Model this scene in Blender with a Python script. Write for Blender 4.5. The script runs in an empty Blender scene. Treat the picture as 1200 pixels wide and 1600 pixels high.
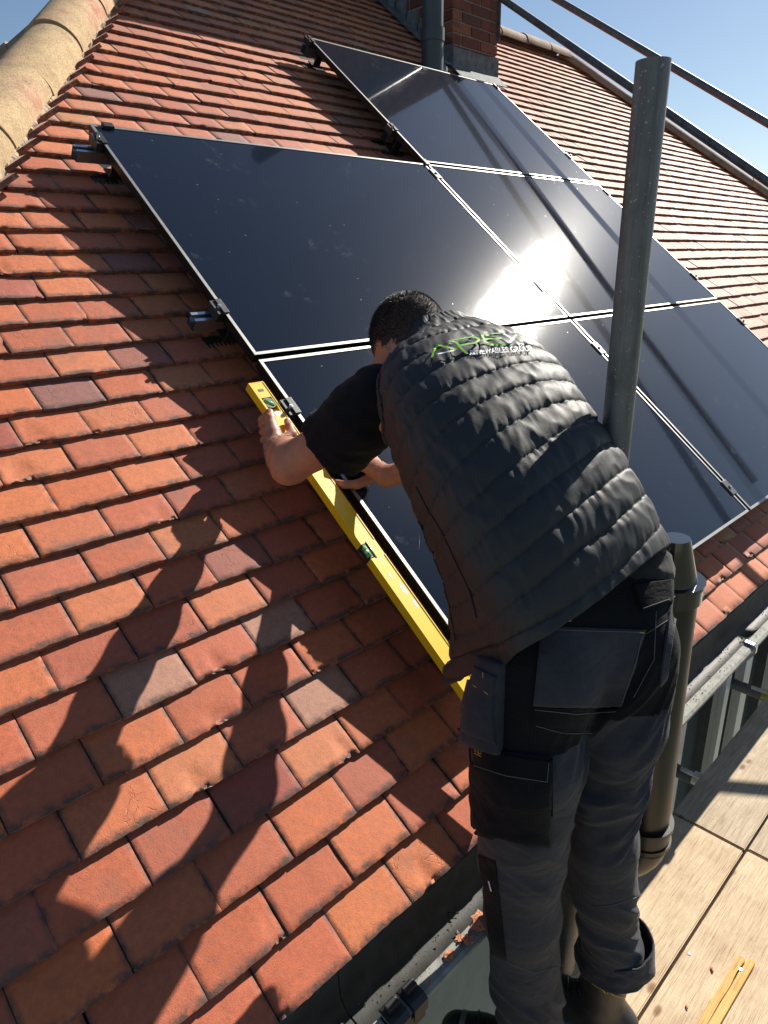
import bpy, bmesh, math, random
import numpy as np
from mathutils import Vector, Matrix, noise
from mathutils.bvhtree import BVHTree
SC = bpy.context.scene
COL = SC.collection
R = math.radians
# ------------------------------------------------------------------ camera, sky, sun, exposure
cam = bpy.data.objects.new('camera', bpy.data.cameras.new('camera'))
COL.objects.link(cam)
CW = Vector((-1.1972, -0.8502, 0.9809))
cam.matrix_world = Matrix(((0.7086, 0.2505, -0.6596, CW.x), (-0.7054, 0.2300, -0.6704, CW.y), (-0.0162, 0.9404, 0.3397, CW.z), (0, 0, 0, 1)))
cam.data.sensor_fit = 'HORIZONTAL'; cam.data.sensor_width = 36; cam.data.lens = 32.623
cam.data.clip_start = 0.02; cam.data.clip_end = 3000
SC.camera = cam
SUN = Vector((.8120, .0450, .5820)).normalized()
EL = math.asin(SUN.z); AZ = math.atan2(SUN.x, SUN.y)
w = bpy.data.worlds.new('World'); SC.world = w; w.use_nodes = True
wt = w.node_tree
sky = wt.nodes.new('ShaderNodeTexSky'); sky.sky_type = 'NISHITA'; sky.sun_disc = False
sky.sun_elevation = EL; sky.sun_rotation = AZ; sky.air_density = 1.0; sky.dust_density = 0.3; sky.ozone_density = 2.2
bg = wt.nodes['Background']; bg.inputs[1].default_value = 0.055
wt.links.new(sky.outputs[0], bg.inputs[0])
sun = bpy.data.lights.new('sun', 'SUN'); sun.energy = 5.0; sun.angle = R(0.5); sun.color = (1.0, .94, .84)
so = bpy.data.objects.new('sun', sun); COL.objects.link(so)
so.rotation_euler = SUN.to_track_quat('Z', 'Y').to_euler()
SC.view_settings.view_transform = 'Standard'; SC.view_settings.look = 'None'
SC.view_settings.exposure = 0.80; SC.view_settings.gamma = 1.0
SC.cycles.use_denoising = True

# ------------------------------------------------------------------ helpers
CT, ST = math.cos(R(39)), math.sin(R(39))
def pl(u, v, n):                 # roof-slope coordinates (along eaves, up the slope, off the slope) to world
    return Vector((u, v * CT - n * ST, v * ST + n * CT))
PLM = Matrix(((1, 0, 0, 0), (0, CT, -ST, 0), (0, ST, CT, 0), (0, 0, 0, 1)))
def V3(a): return Vector(a)
def tag(o, label=None, cat=None, group=None, kind=None):
    if label: o['label'] = label
    if cat: o['category'] = cat
    if group: o['group'] = group
    if kind: o['kind'] = kind
    return o
def empty(name, loc=(0, 0, 0), mat=None):
    o = bpy.data.objects.new(name, None); COL.objects.link(o)
    if mat is not None: o.matrix_world = mat
    else: o.location = loc
    o.empty_display_size = .05
    return o
def world_of(o):
    m = Matrix.LocRotScale(o.location, o.rotation_euler, o.scale)
    return m if o.parent is None else world_of(o.parent) @ o.matrix_parent_inverse @ m
def link(name, me, mats, parent=None, smooth=None):
    if not isinstance(mats, (list, tuple)): mats = [mats]
    for m in mats: me.materials.append(m)
    o = bpy.data.objects.new(name, me); COL.objects.link(o)
    if parent is not None:
        o.parent = parent
        o.matrix_parent_inverse = world_of(parent).inverted()
    if smooth is not None:
        me.polygons.foreach_set('use_smooth', [smooth] * len(me.polygons))
    return o
class MB:
    def __init__(s): s.v = []; s.f = []; s.m = []; s.sm = []
    def add(s, vs, fs, mi=0, sm=False):
        b = len(s.v); s.v += [tuple(q) for q in vs]
        for f in fs: s.f.append(tuple(b + i for i in f)); s.m.append(mi); s.sm.append(sm)
    def box(s, c, size, M=None, mi=0, bev=0):
        x, y, z = [q / 2 for q in size]; c = Vector(c)
        if bev <= 0:
            vs = [Vector((a * x, b * y, d * z)) + c for a in (-1, 1) for b in (-1, 1) for d in (-1, 1)]
            fs = [(0, 1, 3, 2), (4, 6, 7, 5), (0, 4, 5, 1), (2, 3, 7, 6), (0, 2, 6, 4), (1, 5, 7, 3)]
            if M is not None: vs = [M @ q for q in vs]
            s.add(vs, fs, mi); return
        bm = bmesh.new(); bmesh.ops.create_cube(bm, size=1)
        for q in bm.verts: q.co = Vector((q.co.x * 2 * x, q.co.y * 2 * y, q.co.z * 2 * z))
        bmesh.ops.bevel(bm, geom=bm.edges[:] , offset=bev, segments=2, affect='EDGES', profile=.6)
        s.bm(bm, Matrix.Translation(c) if M is None else M @ Matrix.Translation(c), mi)
    def bm(s, bm, M=None, mi=0, sm=False):
        bm.verts.index_update()
        s.add([(M @ q.co) if M is not None else q.co.copy() for q in bm.verts], [[q.index for q in f.verts] for f in bm.faces], mi, sm); bm.free()
    def tube(s, a, b, r, n=24, r2=None, caps=True, mi=0, hollow=0, segs=1):
        a, b = Vector(a), Vector(b); r2 = r if r2 is None else r2
        q = (b - a).to_track_quat('Z', 'Y'); L = (b - a).length
        vs = []; fs = []
        for k in range(segs + 1):
            t = k / segs; rr = r + (r2 - r) * t
            for i in range(n):
                th = 2 * math.pi * i / n
                vs.append(a + q @ Vector((rr * math.cos(th), rr * math.sin(th), L * t)))
        for k in range(segs):
            for i in range(n): fs.append((k * n + i, k * n + (i + 1) % n, (k + 1) * n + (i + 1) % n, (k + 1) * n + i))
        s.add(vs, fs, mi, True)
        if hollow > 0:
            for z, (ra, rb) in ((0, (r, r - hollow)), (L, (r2, r2 - hollow))):
                ring = [a + q @ Vector((rr * math.cos(2 * math.pi * i / n), rr * math.sin(2 * math.pi * i / n), z)) for rr in (ra, rb) for i in range(n)]
                ff = [(i, (i + 1) % n, n + (i + 1) % n, n + i) for i in range(n)]
                if z == 0: ff = [f[::-1] for f in ff]
                s.add(ring, ff, mi)
            vs = []
            for z, rr in ((0, r - hollow), (L, r2 - hollow)):
                vs += [a + q @ Vector((rr * math.cos(2 * math.pi * i / n), rr * math.sin(2 * math.pi * i / n), z)) for i in range(n)]
            s.add(vs, [(n + i, n + (i + 1) % n, (i + 1) % n, i) for i in range(n)], mi, True)
        elif caps:
            s.add([a + q @ Vector((r * math.cos(2 * math.pi * i / n), r * math.sin(2 * math.pi * i / n), 0)) for i in range(n)], [tuple(range(n))[::-1]], mi)
            s.add([a + q @ Vector((r2 * math.cos(2 * math.pi * i / n), r2 * math.sin(2 * math.pi * i / n), L)) for i in range(n)], [tuple(range(n))], mi)
    def path(s, pts, r, n=8, mi=0):
        pts = [Vector(p) for p in pts]; N = len(pts); vs = []; fs = []
        rs = r if isinstance(r, (list, tuple)) else [r] * N
        up = None
        for k, p in enumerate(pts):
            d = (pts[min(k + 1, N - 1)] - pts[max(k - 1, 0)]).normalized()
            if up is None: up = d.orthogonal().normalized()
            else: up = (up - d * up.dot(d)).normalized()
            sd = d.cross(up)
            for i in range(n):
                th = 2 * math.pi * i / n
                vs.append(p + rs[k] * (math.cos(th) * up + math.sin(th) * sd))
        for k in range(N - 1):
            for i in range(n): fs.append((k * n + i, k * n + (i + 1) % n, (k + 1) * n + (i + 1) % n, (k + 1) * n + i))
        fs.append(tuple(range(n))[::-1]); fs.append(tuple((N - 1) * n + i for i in range(n)))
        s.add(vs, fs, mi, True)
    def prism(s, prof, a, b, mi=0, close=True, sm=False, ends=True):   # prof: offsets already as vectors, swept a->b
        a, b = Vector(a), Vector(b); n = len(prof)
        vs = [a + Vector(p) for p in prof] + [b + Vector(p) for p in prof]
        m = n if close else n - 1
        fs = [(i, (i + 1) % n, n + (i + 1) % n, n + i) for i in range(m)]
        s.add(vs, fs, mi, sm)
        if close and ends:
            s.add(vs[:n], [tuple(range(n))[::-1]], mi); s.add(vs[n:], [tuple(range(n))], mi)
    def mesh(s, name):
        me = bpy.data.meshes.new(name); me.from_pydata(s.v, [], s.f); me.update()
        me.polygons.foreach_set('material_index', s.m); me.polygons.foreach_set('use_smooth', s.sm)
        return me
    def build(s, name, mats, parent=None): return link(name, s.mesh(name), mats, parent)

# ------------------------------------------------------------------ materials
def NT(name):
    m = bpy.data.materials.new(name); m.use_nodes = True; t = m.node_tree
    return m, t, t.nodes['Principled BSDF']
def nd(t, kind, **kw):
    x = t.nodes.new(kind)
    for k, v in kw.items():
        if k.startswith('i_'):
            x.inputs[k[2:].replace('_', ' ')].default_value = v
        else: setattr(x, k, v)
    return x
def ramp(t, src, stops, interp='LINEAR'):
    r = nd(t, 'ShaderNodeValToRGB'); r.color_ramp.interpolation = interp
    e = r.color_ramp.elements
    while len(e) < len(stops): e.new(.5)
    for k, (p, c) in enumerate(stops):
        e[k].position = p; e[k].color = c if len(c) == 4 else (*c, 1)
    t.links.new(src, r.inputs[0]); return r
def noi(t, scale, detail=4, rough=.5, vec=None, coord='Object', dist=0):
    n_ = nd(t, 'ShaderNodeTexNoise'); n_.inputs['Scale'].default_value = scale; n_.inputs['Detail'].default_value = detail
    n_.inputs['Roughness'].default_value = rough; n_.inputs['Distortion'].default_value = dist
    if vec is None: vec = nd(t, 'ShaderNodeTexCoord').outputs[coord]
    t.links.new(vec, n_.inputs['Vector']); return n_
def mixc(t, fac, a, b, mode='MIX'):
    m = nd(t, 'ShaderNodeMix', data_type='RGBA', blend_type=mode)
    for sock, val in ((m.inputs[0], fac), (m.inputs[6], a), (m.inputs[7], b)):
        if hasattr(val, 'is_linked') or hasattr(val, 'links'): t.links.new(val, sock)
        elif isinstance(val, (int, float)): sock.default_value = val
        else: sock.default_value = (*val, 1) if len(val) == 3 else val
    return m.outputs[2]
def mth(t, op, a, b=0, c=None):
    m = nd(t, 'ShaderNodeMath', operation=op)
    for k, v in enumerate((a, b) if c is None else (a, b, c)):
        if isinstance(v, (int, float)): m.inputs[k].default_value = v
        else: t.links.new(v, m.inputs[k])
    return m.outputs[0]
def bump(t, h, strength, dist, bsdf, prev=None):
    b = nd(t, 'ShaderNodeBump'); b.inputs['Strength'].default_value = strength; b.inputs['Distance'].default_value = dist
    t.links.new(h, b.inputs['Height'])
    if prev is not None: t.links.new(prev, b.inputs['Normal'])
    t.links.new(b.outputs[0], bsdf.inputs['Normal']); return b.outputs[0]
def simple(name, col, rough=.5, metal=0, var=.25, scale=30, bmp=0, bdist=.001, bscale=200, spec=None, coat=0):
    m, t, b = NT(name)
    n1 = noi(t, scale, 5, .6)
    lo = tuple(c * (1 - var) for c in col); hi = tuple(min(1, c * (1 + var)) for c in col)
    r = ramp(t, n1.outputs[0], [(.3, lo), (.7, hi)])
    t.links.new(r.outputs[0], b.inputs['Base Color'])
    b.inputs['Roughness'].default_value = rough; b.inputs['Metallic'].default_value = metal
    if spec is not None: b.inputs['Specular IOR Level'].default_value = spec
    b.inputs['Coat Weight'].default_value = coat
    if bmp: bump(t, noi(t, bscale, 4, .6).outputs[0], bmp, bdist, b)
    return m

def mat_tile():
    m, t, b = NT('clay_tile')
    at = nd(t, 'ShaderNodeAttribute', attribute_name='tc'); sp = nd(t, 'ShaderNodeSeparateColor'); t.links.new(at.outputs['Color'], sp.inputs[0])
    rnd, lu, lv = sp.outputs[0], sp.outputs[1], sp.outputs[2]
    base = ramp(t, rnd, [(0, (0.556, 0.147, 0.050)), (.16, (0.474, 0.112, 0.043)), (.32, (0.597, 0.175, 0.060)), (.46, (0.515, 0.124, 0.054)), (.6, (0.587, 0.156, 0.050)), (.72, (0.412, 0.097, 0.046)),
                         (.80, (0.556, 0.189, 0.077)), (.86, (0.371, 0.087, 0.056)), (.90, (0.227, 0.092, 0.082)), (.935, (0.288, 0.087, 0.062)), (.96, (0.556, 0.230, 0.091)), (.98, (0.433, 0.230, 0.158)), (.992, (0.330, 0.074, 0.053))], 'CONSTANT')
    nA = noi(t, 9, 5, .6); nB = noi(t, 70, 6, .7); nC = noi(t, 420, 3, .7)
    c = mixc(t, mth(t, 'MULTIPLY', nA.outputs[0], .55), base.outputs[0], mixc(t, .5, base.outputs[0], (.36, .11, .06)))
    dp = mth(t, 'MULTIPLY', mth(t, 'FRACT', mth(t, 'MULTIPLY', rnd, 91.3)), .22)
    c = mixc(t, dp, c, (.40, .165, .115))
    g = ramp(t, nB.outputs[0], [(.35, (.82, .78, .76)), (.7, (1.12, 1.12, 1.1))])
    c = mixc(t, 1.0, c, g.outputs[0], 'MULTIPLY')
    # pits and pale grog specks
    s1 = ramp(t, nC.outputs[0], [(.30, (.45, .40, .38)), (.40, (1, 1, 1)), (.66, (1, 1, 1)), (.76, (1.35, 1.4, 1.45))])
    c = mixc(t, .75, c, s1.outputs[0], 'MULTIPLY')
    # grime along the weathered lower edge and the side joints, broken by noise
    e1 = mth(t, 'SUBTRACT', 1.0, mth(t, 'MULTIPLY', lv, 6.0)); 
    eu = mth(t, 'SUBTRACT', 1.0, mth(t, 'MULTIPLY', mth(t, 'MINIMUM', lu, mth(t, 'SUBTRACT', 1.0, lu)), 16.0))
    e = mth(t, 'MAXIMUM', e1, mth(t, 'MULTIPLY', eu, .7))
    nD = noi(t, 34, 5, .75)
    e = mth(t, 'MULTIPLY', mth(t, 'MAXIMUM', e, 0), mth(t, 'MULTIPLY', mth(t, 'MAXIMUM', mth(t, 'SUBTRACT', nD.outputs[0], .38), 0), 7.0))
    e = mth(t, 'MINIMUM', e, .88)
    c = mixc(t, e, c, (.075, .050, .042))
    st = ramp(t, noi(t, 5.5, 6, .75).outputs[0], [(.54, (0, 0, 0)), (.70, (1, 1, 1))])
    c = mixc(t, mth(t, 'MULTIPLY', st.outputs[0], .45), c, (.17, .095, .07))
    t.links.new(c, b.inputs['Base Color'])
    rr = ramp(t, nB.outputs[0], [(.3, (.62,) * 3), (.7, (.78,) * 3)]); t.links.new(rr.outputs[0], b.inputs['Roughness'])
    b.inputs['Specular IOR Level'].default_value = .45
    b.inputs['Sheen Weight'].default_value = .30; b.inputs['Sheen Roughness'].default_value = .35; b.inputs['Sheen Tint'].default_value = (1, .86, .74, 1)
    # bump: sanded grain, crazing on some tiles
    vo = nd(t, 'ShaderNodeTexVoronoi', feature='DISTANCE_TO_EDGE'); vo.inputs['Scale'].default_value = 34
    nE = noi(t, 22, 4, .6); tc = nd(t, 'ShaderNodeTexCoord')
    va = nd(t, 'ShaderNodeVectorMath', operation='MULTIPLY_ADD'); t.links.new(nE.outputs['Color'], va.inputs[0]); va.inputs[1].default_value = (.05, .05, .05)
    t.links.new(tc.outputs['Object'], va.inputs[2]); t.links.new(va.outputs[0], vo.inputs['Vector'])
    cr = ramp(t, vo.outputs[0], [(0, (0, 0, 0)), (.035, (1, 1, 1))])
    on = mth(t, 'MULTIPLY', mth(t, 'GREATER_THAN', mth(t, 'FRACT', mth(t, 'MULTIPLY', rnd, 37.7)), .72), mth(t, 'GREATER_THAN', nA.outputs[0], .5))
    crk = mth(t, 'MULTIPLY', mth(t, 'SUBTRACT', cr.outputs[0], 1.0), on)
    hh = mth(t, 'ADD', mth(t, 'MULTIPLY', nB.outputs[0], .9), mth(t, 'MULTIPLY', nC.outputs[0], .55))
    hh = mth(t, 'ADD', hh, mth(t, 'MULTIPLY', crk, .8))
    bump(t, hh, .75, .0016, b)
    return m
def mat_wood(name, c1, c2, c3, gs=1.0, knots=True):
    m, t, b = NT(name)
    tc = nd(t, 'ShaderNodeTexCoord'); mp = nd(t, 'ShaderNodeMapping'); mp.inputs['Scale'].default_value = (3 * gs, 60 * gs, 20 * gs)
    t.links.new(tc.outputs['Object'], mp.inputs[0])
    g = noi(t, 1.4, 8, .65, mp.outputs[0], dist=.9)
    mp2 = nd(t, 'ShaderNodeMapping'); mp2.inputs['Scale'].default_value = (10 * gs, 300 * gs, 60 * gs); t.links.new(tc.outputs['Object'], mp2.inputs[0])
    g2 = noi(t, 1.0, 4, .6, mp2.outputs[0], dist=.3)
    r = ramp(t, g.outputs[0], [(.25, c3), (.45, c1), (.62, c2), (.8, c1)])
    c = mixc(t, 1.0, r.outputs[0], ramp(t, g2.outputs[0], [(.32, (.62, .57, .52)), (.48, (1, 1, 1)), (.75, (1.10, 1.09, 1.07))]).outputs[0], 'MULTIPLY')
    d = ramp(t, noi(t, 6, 6, .7).outputs[0], [(.35, (.78, .74, .70)), (.6, (1, 1, 1))])
    c = mixc(t, 1.0, c, d.outputs[0], 'MULTIPLY')
    sp_ = ramp(t, noi(t, 150, 2, .5).outputs[0], [(.24, (.5, .45, .4)), (.31, (1, 1, 1))])
    c = mixc(t, .7, c, sp_.outputs[0], 'MULTIPLY')
    if knots:
        v = nd(t, 'ShaderNodeTexVoronoi'); mp3 = nd(t, 'ShaderNodeMapping'); mp3.inputs['Scale'].default_value = (4.2, 9.0, 2.0)
        t.links.new(tc.outputs['Object'], mp3.inputs[0]); t.links.new(mp3.outputs[0], v.inputs['Vector']); v.inputs['Scale'].default_value = 1.0
        k = ramp(t, v.outputs['Distance'], [(.0, (.16, .09, .05)), (.055, (.36, .22, .13)), (.075, (.55, .45, .35)), (.10, (1, 1, 1))])
        c = mixc(t, .85, c, k.outputs[0], 'MULTIPLY')
    t.links.new(c, b.inputs['Base Color']); b.inputs['Roughness'].default_value = .8
    h = mth(t, 'ADD', g2.outputs[0], mth(t, 'MULTIPLY', noi(t, 500, 2).outputs[0], .6))
    bump(t, h, .8, .0011, b); return m
def mat_glass_panel():
    m, t, b = NT('panel_glass')
    n1 = noi(t, 320, 1, .5); n2 = noi(t, 3.2, 6, .7); n3 = noi(t, 26, 6, .75)
    smear = ramp(t, n2.outputs[0], [(.56, (0, 0, 0)), (.76, (1, 1, 1))])
    fine = ramp(t, n3.outputs[0], [(.52, (0, 0, 0)), (.72, (1, 1, 1))])
    vo = nd(t, 'ShaderNodeTexVoronoi'); vo.inputs['Scale'].default_value = 17; tc = nd(t, 'ShaderNodeTexCoord'); t.links.new(tc.outputs['Object'], vo.inputs['Vector'])
    sp = ramp(t, vo.outputs['Distance'], [(.025, (1, 1, 1)), (.05, (0, 0, 0))])
    pick = mth(t, 'GREATER_THAN', noi(t, 5, 2).outputs[0], .50)
    spk = mth(t, 'MULTIPLY', sp.outputs[0], pick)
    sm = mth(t, 'MULTIPLY', smear.outputs[0], fine.outputs[0])
    dust = mth(t, 'MINIMUM', mth(t, 'ADD', mth(t, 'MULTIPLY', sm, .34), mth(t, 'MULTIPLY', spk, .55)), 1)
    c = mixc(t, dust, (.0045, .0085, .018), (.40, .40, .38))
    t.links.new(c, b.inputs['Base Color'])
    rg = mth(t, 'ADD', .046, mth(t, 'MULTIPLY', dust, .4)); t.links.new(rg, b.inputs['Roughness'])
    b.inputs['Specular IOR Level'].default_value = .40
    b.inputs['Coat Weight'].default_value = .035; b.inputs['Coat Roughness'].default_value = .24
    # thin dust film gives a faint diffuse veil that takes shadows
    b.inputs['Sheen Weight'].default_value = .045; b.inputs['Sheen Roughness'].default_value = .35; b.inputs['Sheen Tint'].default_value = (.8, .85, 1, 1)
    n4 = ramp(t, noi(t, 300, 2, .6).outputs[0], [(.60, (0, 0, 0)), (.85, (1, 1, 1))])
    bump(t, n4.outputs[0], .075, .0010, b)
    return m
def mat_brick():
    m, t, b = NT('chimney_brick')
    at = nd(t, 'ShaderNodeAttribute', attribute_name='tc'); sp = nd(t, 'ShaderNodeSeparateColor'); t.links.new(at.outputs['Color'], sp.inputs[0])
    r = ramp(t, sp.outputs[0], [(0, (.14, .045, .032)), (.3, (.18, .06, .04)), (.5, (.22, .075, .045)), (.7, (.12, .05, .04)), (.9, (.26, .10, .06))], 'CONSTANT')
    c = mixc(t, 1.0, r.outputs[0], ramp(t, noi(t, 40, 6, .7).outputs[0], [(.3, (.65,) * 3), (.7, (1.2,) * 3)]).outputs[0], 'MULTIPLY')
    t.links.new(c, b.inputs['Base Color']); b.inputs['Roughness'].default_value = .85
    bump(t, noi(t, 90, 6, .7).outputs[0], .8, .004, b); return m
def mat_ridge():
    m, t, b = NT('ridge_tile_sandy')
    n1 = noi(t, 3.0, 5, .65); n2 = noi(t, 160, 4, .7); n3 = noi(t, 14, 6, .75)
    r = ramp(t, n1.outputs[0], [(.36, (.44, .31, .17)), (.52, (.52, .37, .20)), (.60, (.52, .33, .20)), (.70, (.42, .17, .10))])
    c = mixc(t, 1.0, r.outputs[0], ramp(t, n2.outputs[0], [(.3, (.55, .5, .45)), (.5, (1, 1, 1)), (.72, (1.25, 1.25, 1.2))]).outputs[0], 'MULTIPLY')
    c = mixc(t, .6, c, ramp(t, n3.outputs[0], [(.34, (.50, .47, .43)), (.55, (1, 1, 1))]).outputs[0], 'MULTIPLY')
    t.links.new(c, b.inputs['Base Color']); b.inputs['Roughness'].default_value = .9
    bump(t, n2.outputs[0], .9, .003, b); return m
def mat_galv():
    m, t, b = NT('galvanised_steel')
    n1 = noi(t, 14, 6, .7); mp = nd(t, 'ShaderNodeMapping'); mp.inputs['Scale'].default_value = (60, 60, 3)
    tc = nd(t, 'ShaderNodeTexCoord'); t.links.new(tc.outputs['Object'], mp.inputs[0]); n2 = noi(t, 1, 6, .7, mp.outputs[0])
    r = ramp(t, n1.outputs[0], [(.3, (.125, .127, .130)), (.5, (.175, .178, .180)), (.7, (.225, .222, .220))])
    c = mixc(t, .8, r.outputs[0], ramp(t, n2.outputs[0], [(.32, (.5, .5, .5)), (.55, (1, 1, 1))]).outputs[0], 'MULTIPLY')
    c = mixc(t, mth(t, 'MULTIPLY', ramp(t, noi(t, 170, 3).outputs[0], [(.66, (0,) * 3), (.70, (1,) * 3)]).outputs[0], .7), c, (.55, .55, .52))
    t.links.new(c, b.inputs['Base Color']); b.inputs['Metallic'].default_value = .55
    rr = ramp(t, n1.outputs[0], [(.3, (.42,) * 3), (.7, (.62,) * 3)]); t.links.new(rr.outputs[0], b.inputs['Roughness'])
    bump(t, n2.outputs[0], .3, .0006, b); return m
def mat_cloth(name, col, rough=.85, weave=2200, wr=.0, sheen=.25, spec=.3, vs=12, var=.3, fold=0):
    m, t, b = NT(name)
    r = ramp(t, noi(t, vs, 6, .7).outputs[0], [(.3, tuple(c * (1 - var) for c in col)), (.7, tuple(c * (1 + var) for c in col))])
    t.links.new(r.outputs[0], b.inputs['Base Color']); b.inputs['Roughness'].default_value = rough
    b.inputs['Specular IOR Level'].default_value = spec
    b.inputs['Sheen Weight'].default_value = sheen; b.inputs['Sheen Roughness'].default_value = .5
    p = bump(t, noi(t, weave, 2, .6).outputs[0], .25, .0004, b)
    if fold:
        tc = nd(t, 'ShaderNodeTexCoord'); mp = nd(t, 'ShaderNodeMapping'); mp.inputs['Scale'].default_value = (9, 9, 26); mp.inputs['Rotation'].default_value = (.3, .5, 0)
        t.links.new(tc.outputs['Object'], mp.inputs[0]); p = bump(t, noi(t, 1, 5, .55, mp.outputs[0], dist=1.4).outputs[0], fold, .030, b, p)
    if wr: bump(t, noi(t, 45, 5, .6, dist=.6).outputs[0], wr, .006, b, p)
    return m
def mat_skin():
    m, t, b = NT('skin')
    r = ramp(t, noi(t, 28, 5, .65).outputs[0], [(.3, (.34, .145, .088)), (.7, (.46, .215, .135))])
    t.links.new(r.outputs[0], b.inputs['Base Color']); b.inputs['Roughness'].default_value = .5
    b.inputs['Subsurface Weight'].default_value = .15; b.inputs['Subsurface Radius'].default_value = (.008, .003, .002); b.inputs['Subsurface Scale'].default_value = 1
    v = nd(t, 'ShaderNodeTexVoronoi'); v.inputs['Scale'].default_value = 420; tc = nd(t, 'ShaderNodeTexCoord'); t.links.new(tc.outputs['Object'], v.inputs['Vector'])
    bump(t, mth(t, 'ADD', v.outputs[0], noi(t, 120, 4).outputs[0]), .35, .0009, b); return m
M = dict(
    tile=mat_tile(), ridge=mat_ridge(), brick=mat_brick(), galv=mat_galv(), glass=mat_glass_panel(), skin=mat_skin(),
    under=simple('roof_underlay', (.03, .025, .022), .9),
    mortar=simple('mortar', (.42, .34, .24), .95, var=.35, scale=60, bmp=1, bdist=.006, bscale=90),
    bmortar=simple('brick_mortar', (.28, .25, .21), .95, var=.25, scale=60, bmp=.7, bdist=.003),
    lead=simple('lead_flashing', (.13, .14, .15), .8, 0, var=.4, scale=18, bmp=.6, bdist=.005, bscale=25),
    board=mat_wood('scaffold_board', (.58, .44, .285), (.64, .50, .335), (.47, .345, .21), 1.5),
    board2=mat_wood('weathered_board', (.46, .365, .255), (.54, .44, .32), (.33, .25, .17), 1.5),
    lath=mat_wood('yellow_batten', (.66, .40, .12), (.72, .46, .16), (.60, .34, .09), .8, False),
    gutter=simple('weathered_gutter', (.24, .24, .21), .75, var=.35, scale=30, bmp=.25, bdist=.0005, bscale=220),
    gutter_in=simple('gutter_trough_shade', (.026, .026, .024), .6, var=.5, scale=25, bmp=.4, bdist=.001, bscale=160),  # shade inside the trough, put into a near-black colour
    clip=simple('black_plastic', (.018, .018, .018), .45),
    pipe=simple('brown_black_pipe', (.013, .012, .011), .36, var=.15, scale=5, coat=.05),
    vent=simple('painted_vent_pipe', (.050, .062, .068), .45, var=.15, scale=10),
    frame=simple('black_anodised_frame', (.016, .016, .018), .38, .5, var=.1),
    lip=simple('satin_frame_edge', (.30, .30, .29), .45, .8, var=.12, scale=40),
    alu=simple('mill_aluminium', (.62, .65, .70), .25, .95, var=.1, scale=60),
    dark=simple('dark_bracket', (.055, .055, .055), .45, .6, var=.2),
    wall=simple('painted_render', (.20, .235, .22), .8, var=.10, scale=12, bmp=.4, bdist=.002, bscale=250),
    soffit=simple('fascia_paint', (.035, .035, .035), .6),
    wframe=simple('white_window_frame', (.62, .64, .62), .4, var=.08),
    wgrey=simple('grey_seal', (.05, .06, .06), .5),
    yellow=simple('level_yellow', (.78, .52, .012), .38, var=.05, scale=25, coat=.3),
    yellow2=simple('level_scuff', (.62, .60, .52), .6, var=.3, scale=300),
    vial=simple('vial_green', (.12, .55, .10), .08, coat=1.0),
    white=simple('white_sleeve', (.75, .75, .72), .5),
    tagy=simple('yellow_tag', (.55, .50, .05), .6),
    vest=mat_cloth('quilted_nylon', (.024, .024, .026), .60, 1600, .10, .0, .45, 8, .2),
    tee=mat_cloth('black_cotton', (.007, .007, .010), .9, 1800, .15, .03, .2),
    teeg=mat_cloth('faded_cotton', (.028, .026, .027), .95, 1800, .2, .15, .2),
    tgrey=mat_cloth('grey_workwear', (.034, .036, .046), .82, 1800, .25, .06, .3, fold=.20),
    tblack=mat_cloth('black_workwear', (.006, .006, .008), .9, 1800, .25, .04, .2, fold=.20),
    stitch=simple('pale_stitch', (.14, .14, .13), .8), stitchy=simple('yellow_stitch', (.60, .42, .05), .7),
    green=simple('logo_green', (.22, .62, .05), .6), lwhite=simple('logo_white', (.80, .82, .84), .6), gold=simple('label_gold', (.70, .42, .02), .6),
    hair=simple('short_dark_hair', (.018, .013, .010), .45, spec=.6), scalp=simple('cropped_scalp', (.055, .032, .024), .7, bmp=.8, bdist=.002, bscale=900),
    armhair=simple('arm_hair', (.26, .17, .10), .5),
    boot=simple('black_boot_leather', (.028, .027, .027), .45, var=.3, bmp=.4, bscale=300), rubber=simple('grey_rubber', (.22, .22, .21), .7),
    ground=simple('garden_ground', (.10, .11, .07), .95, var=.4, scale=.6), paving=simple('paving', (.30, .29, .27), .9, var=.2, scale=3),
    winglass=None)
def mat_winglass():
    m, t, b = NT('window_glass'); b.inputs['Base Color'].default_value = (.07, .10, .11, 1); b.inputs['Roughness'].default_value = .04
    b.inputs['Specular IOR Level'].default_value = .7; return m
M['winglass'] = mat_winglass()
# ------------------------------------------------------------------ ground
b = MB(); b.box((0, 0, -5.6), (600, 600, .2)); tag(b.build('ground', M['ground']), kind='structure')
b = MB(); b.box((6, -3.0, -5.48), (40, 5.0, .05)); tag(b.build('patio', M['paving']), kind='structure')

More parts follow.
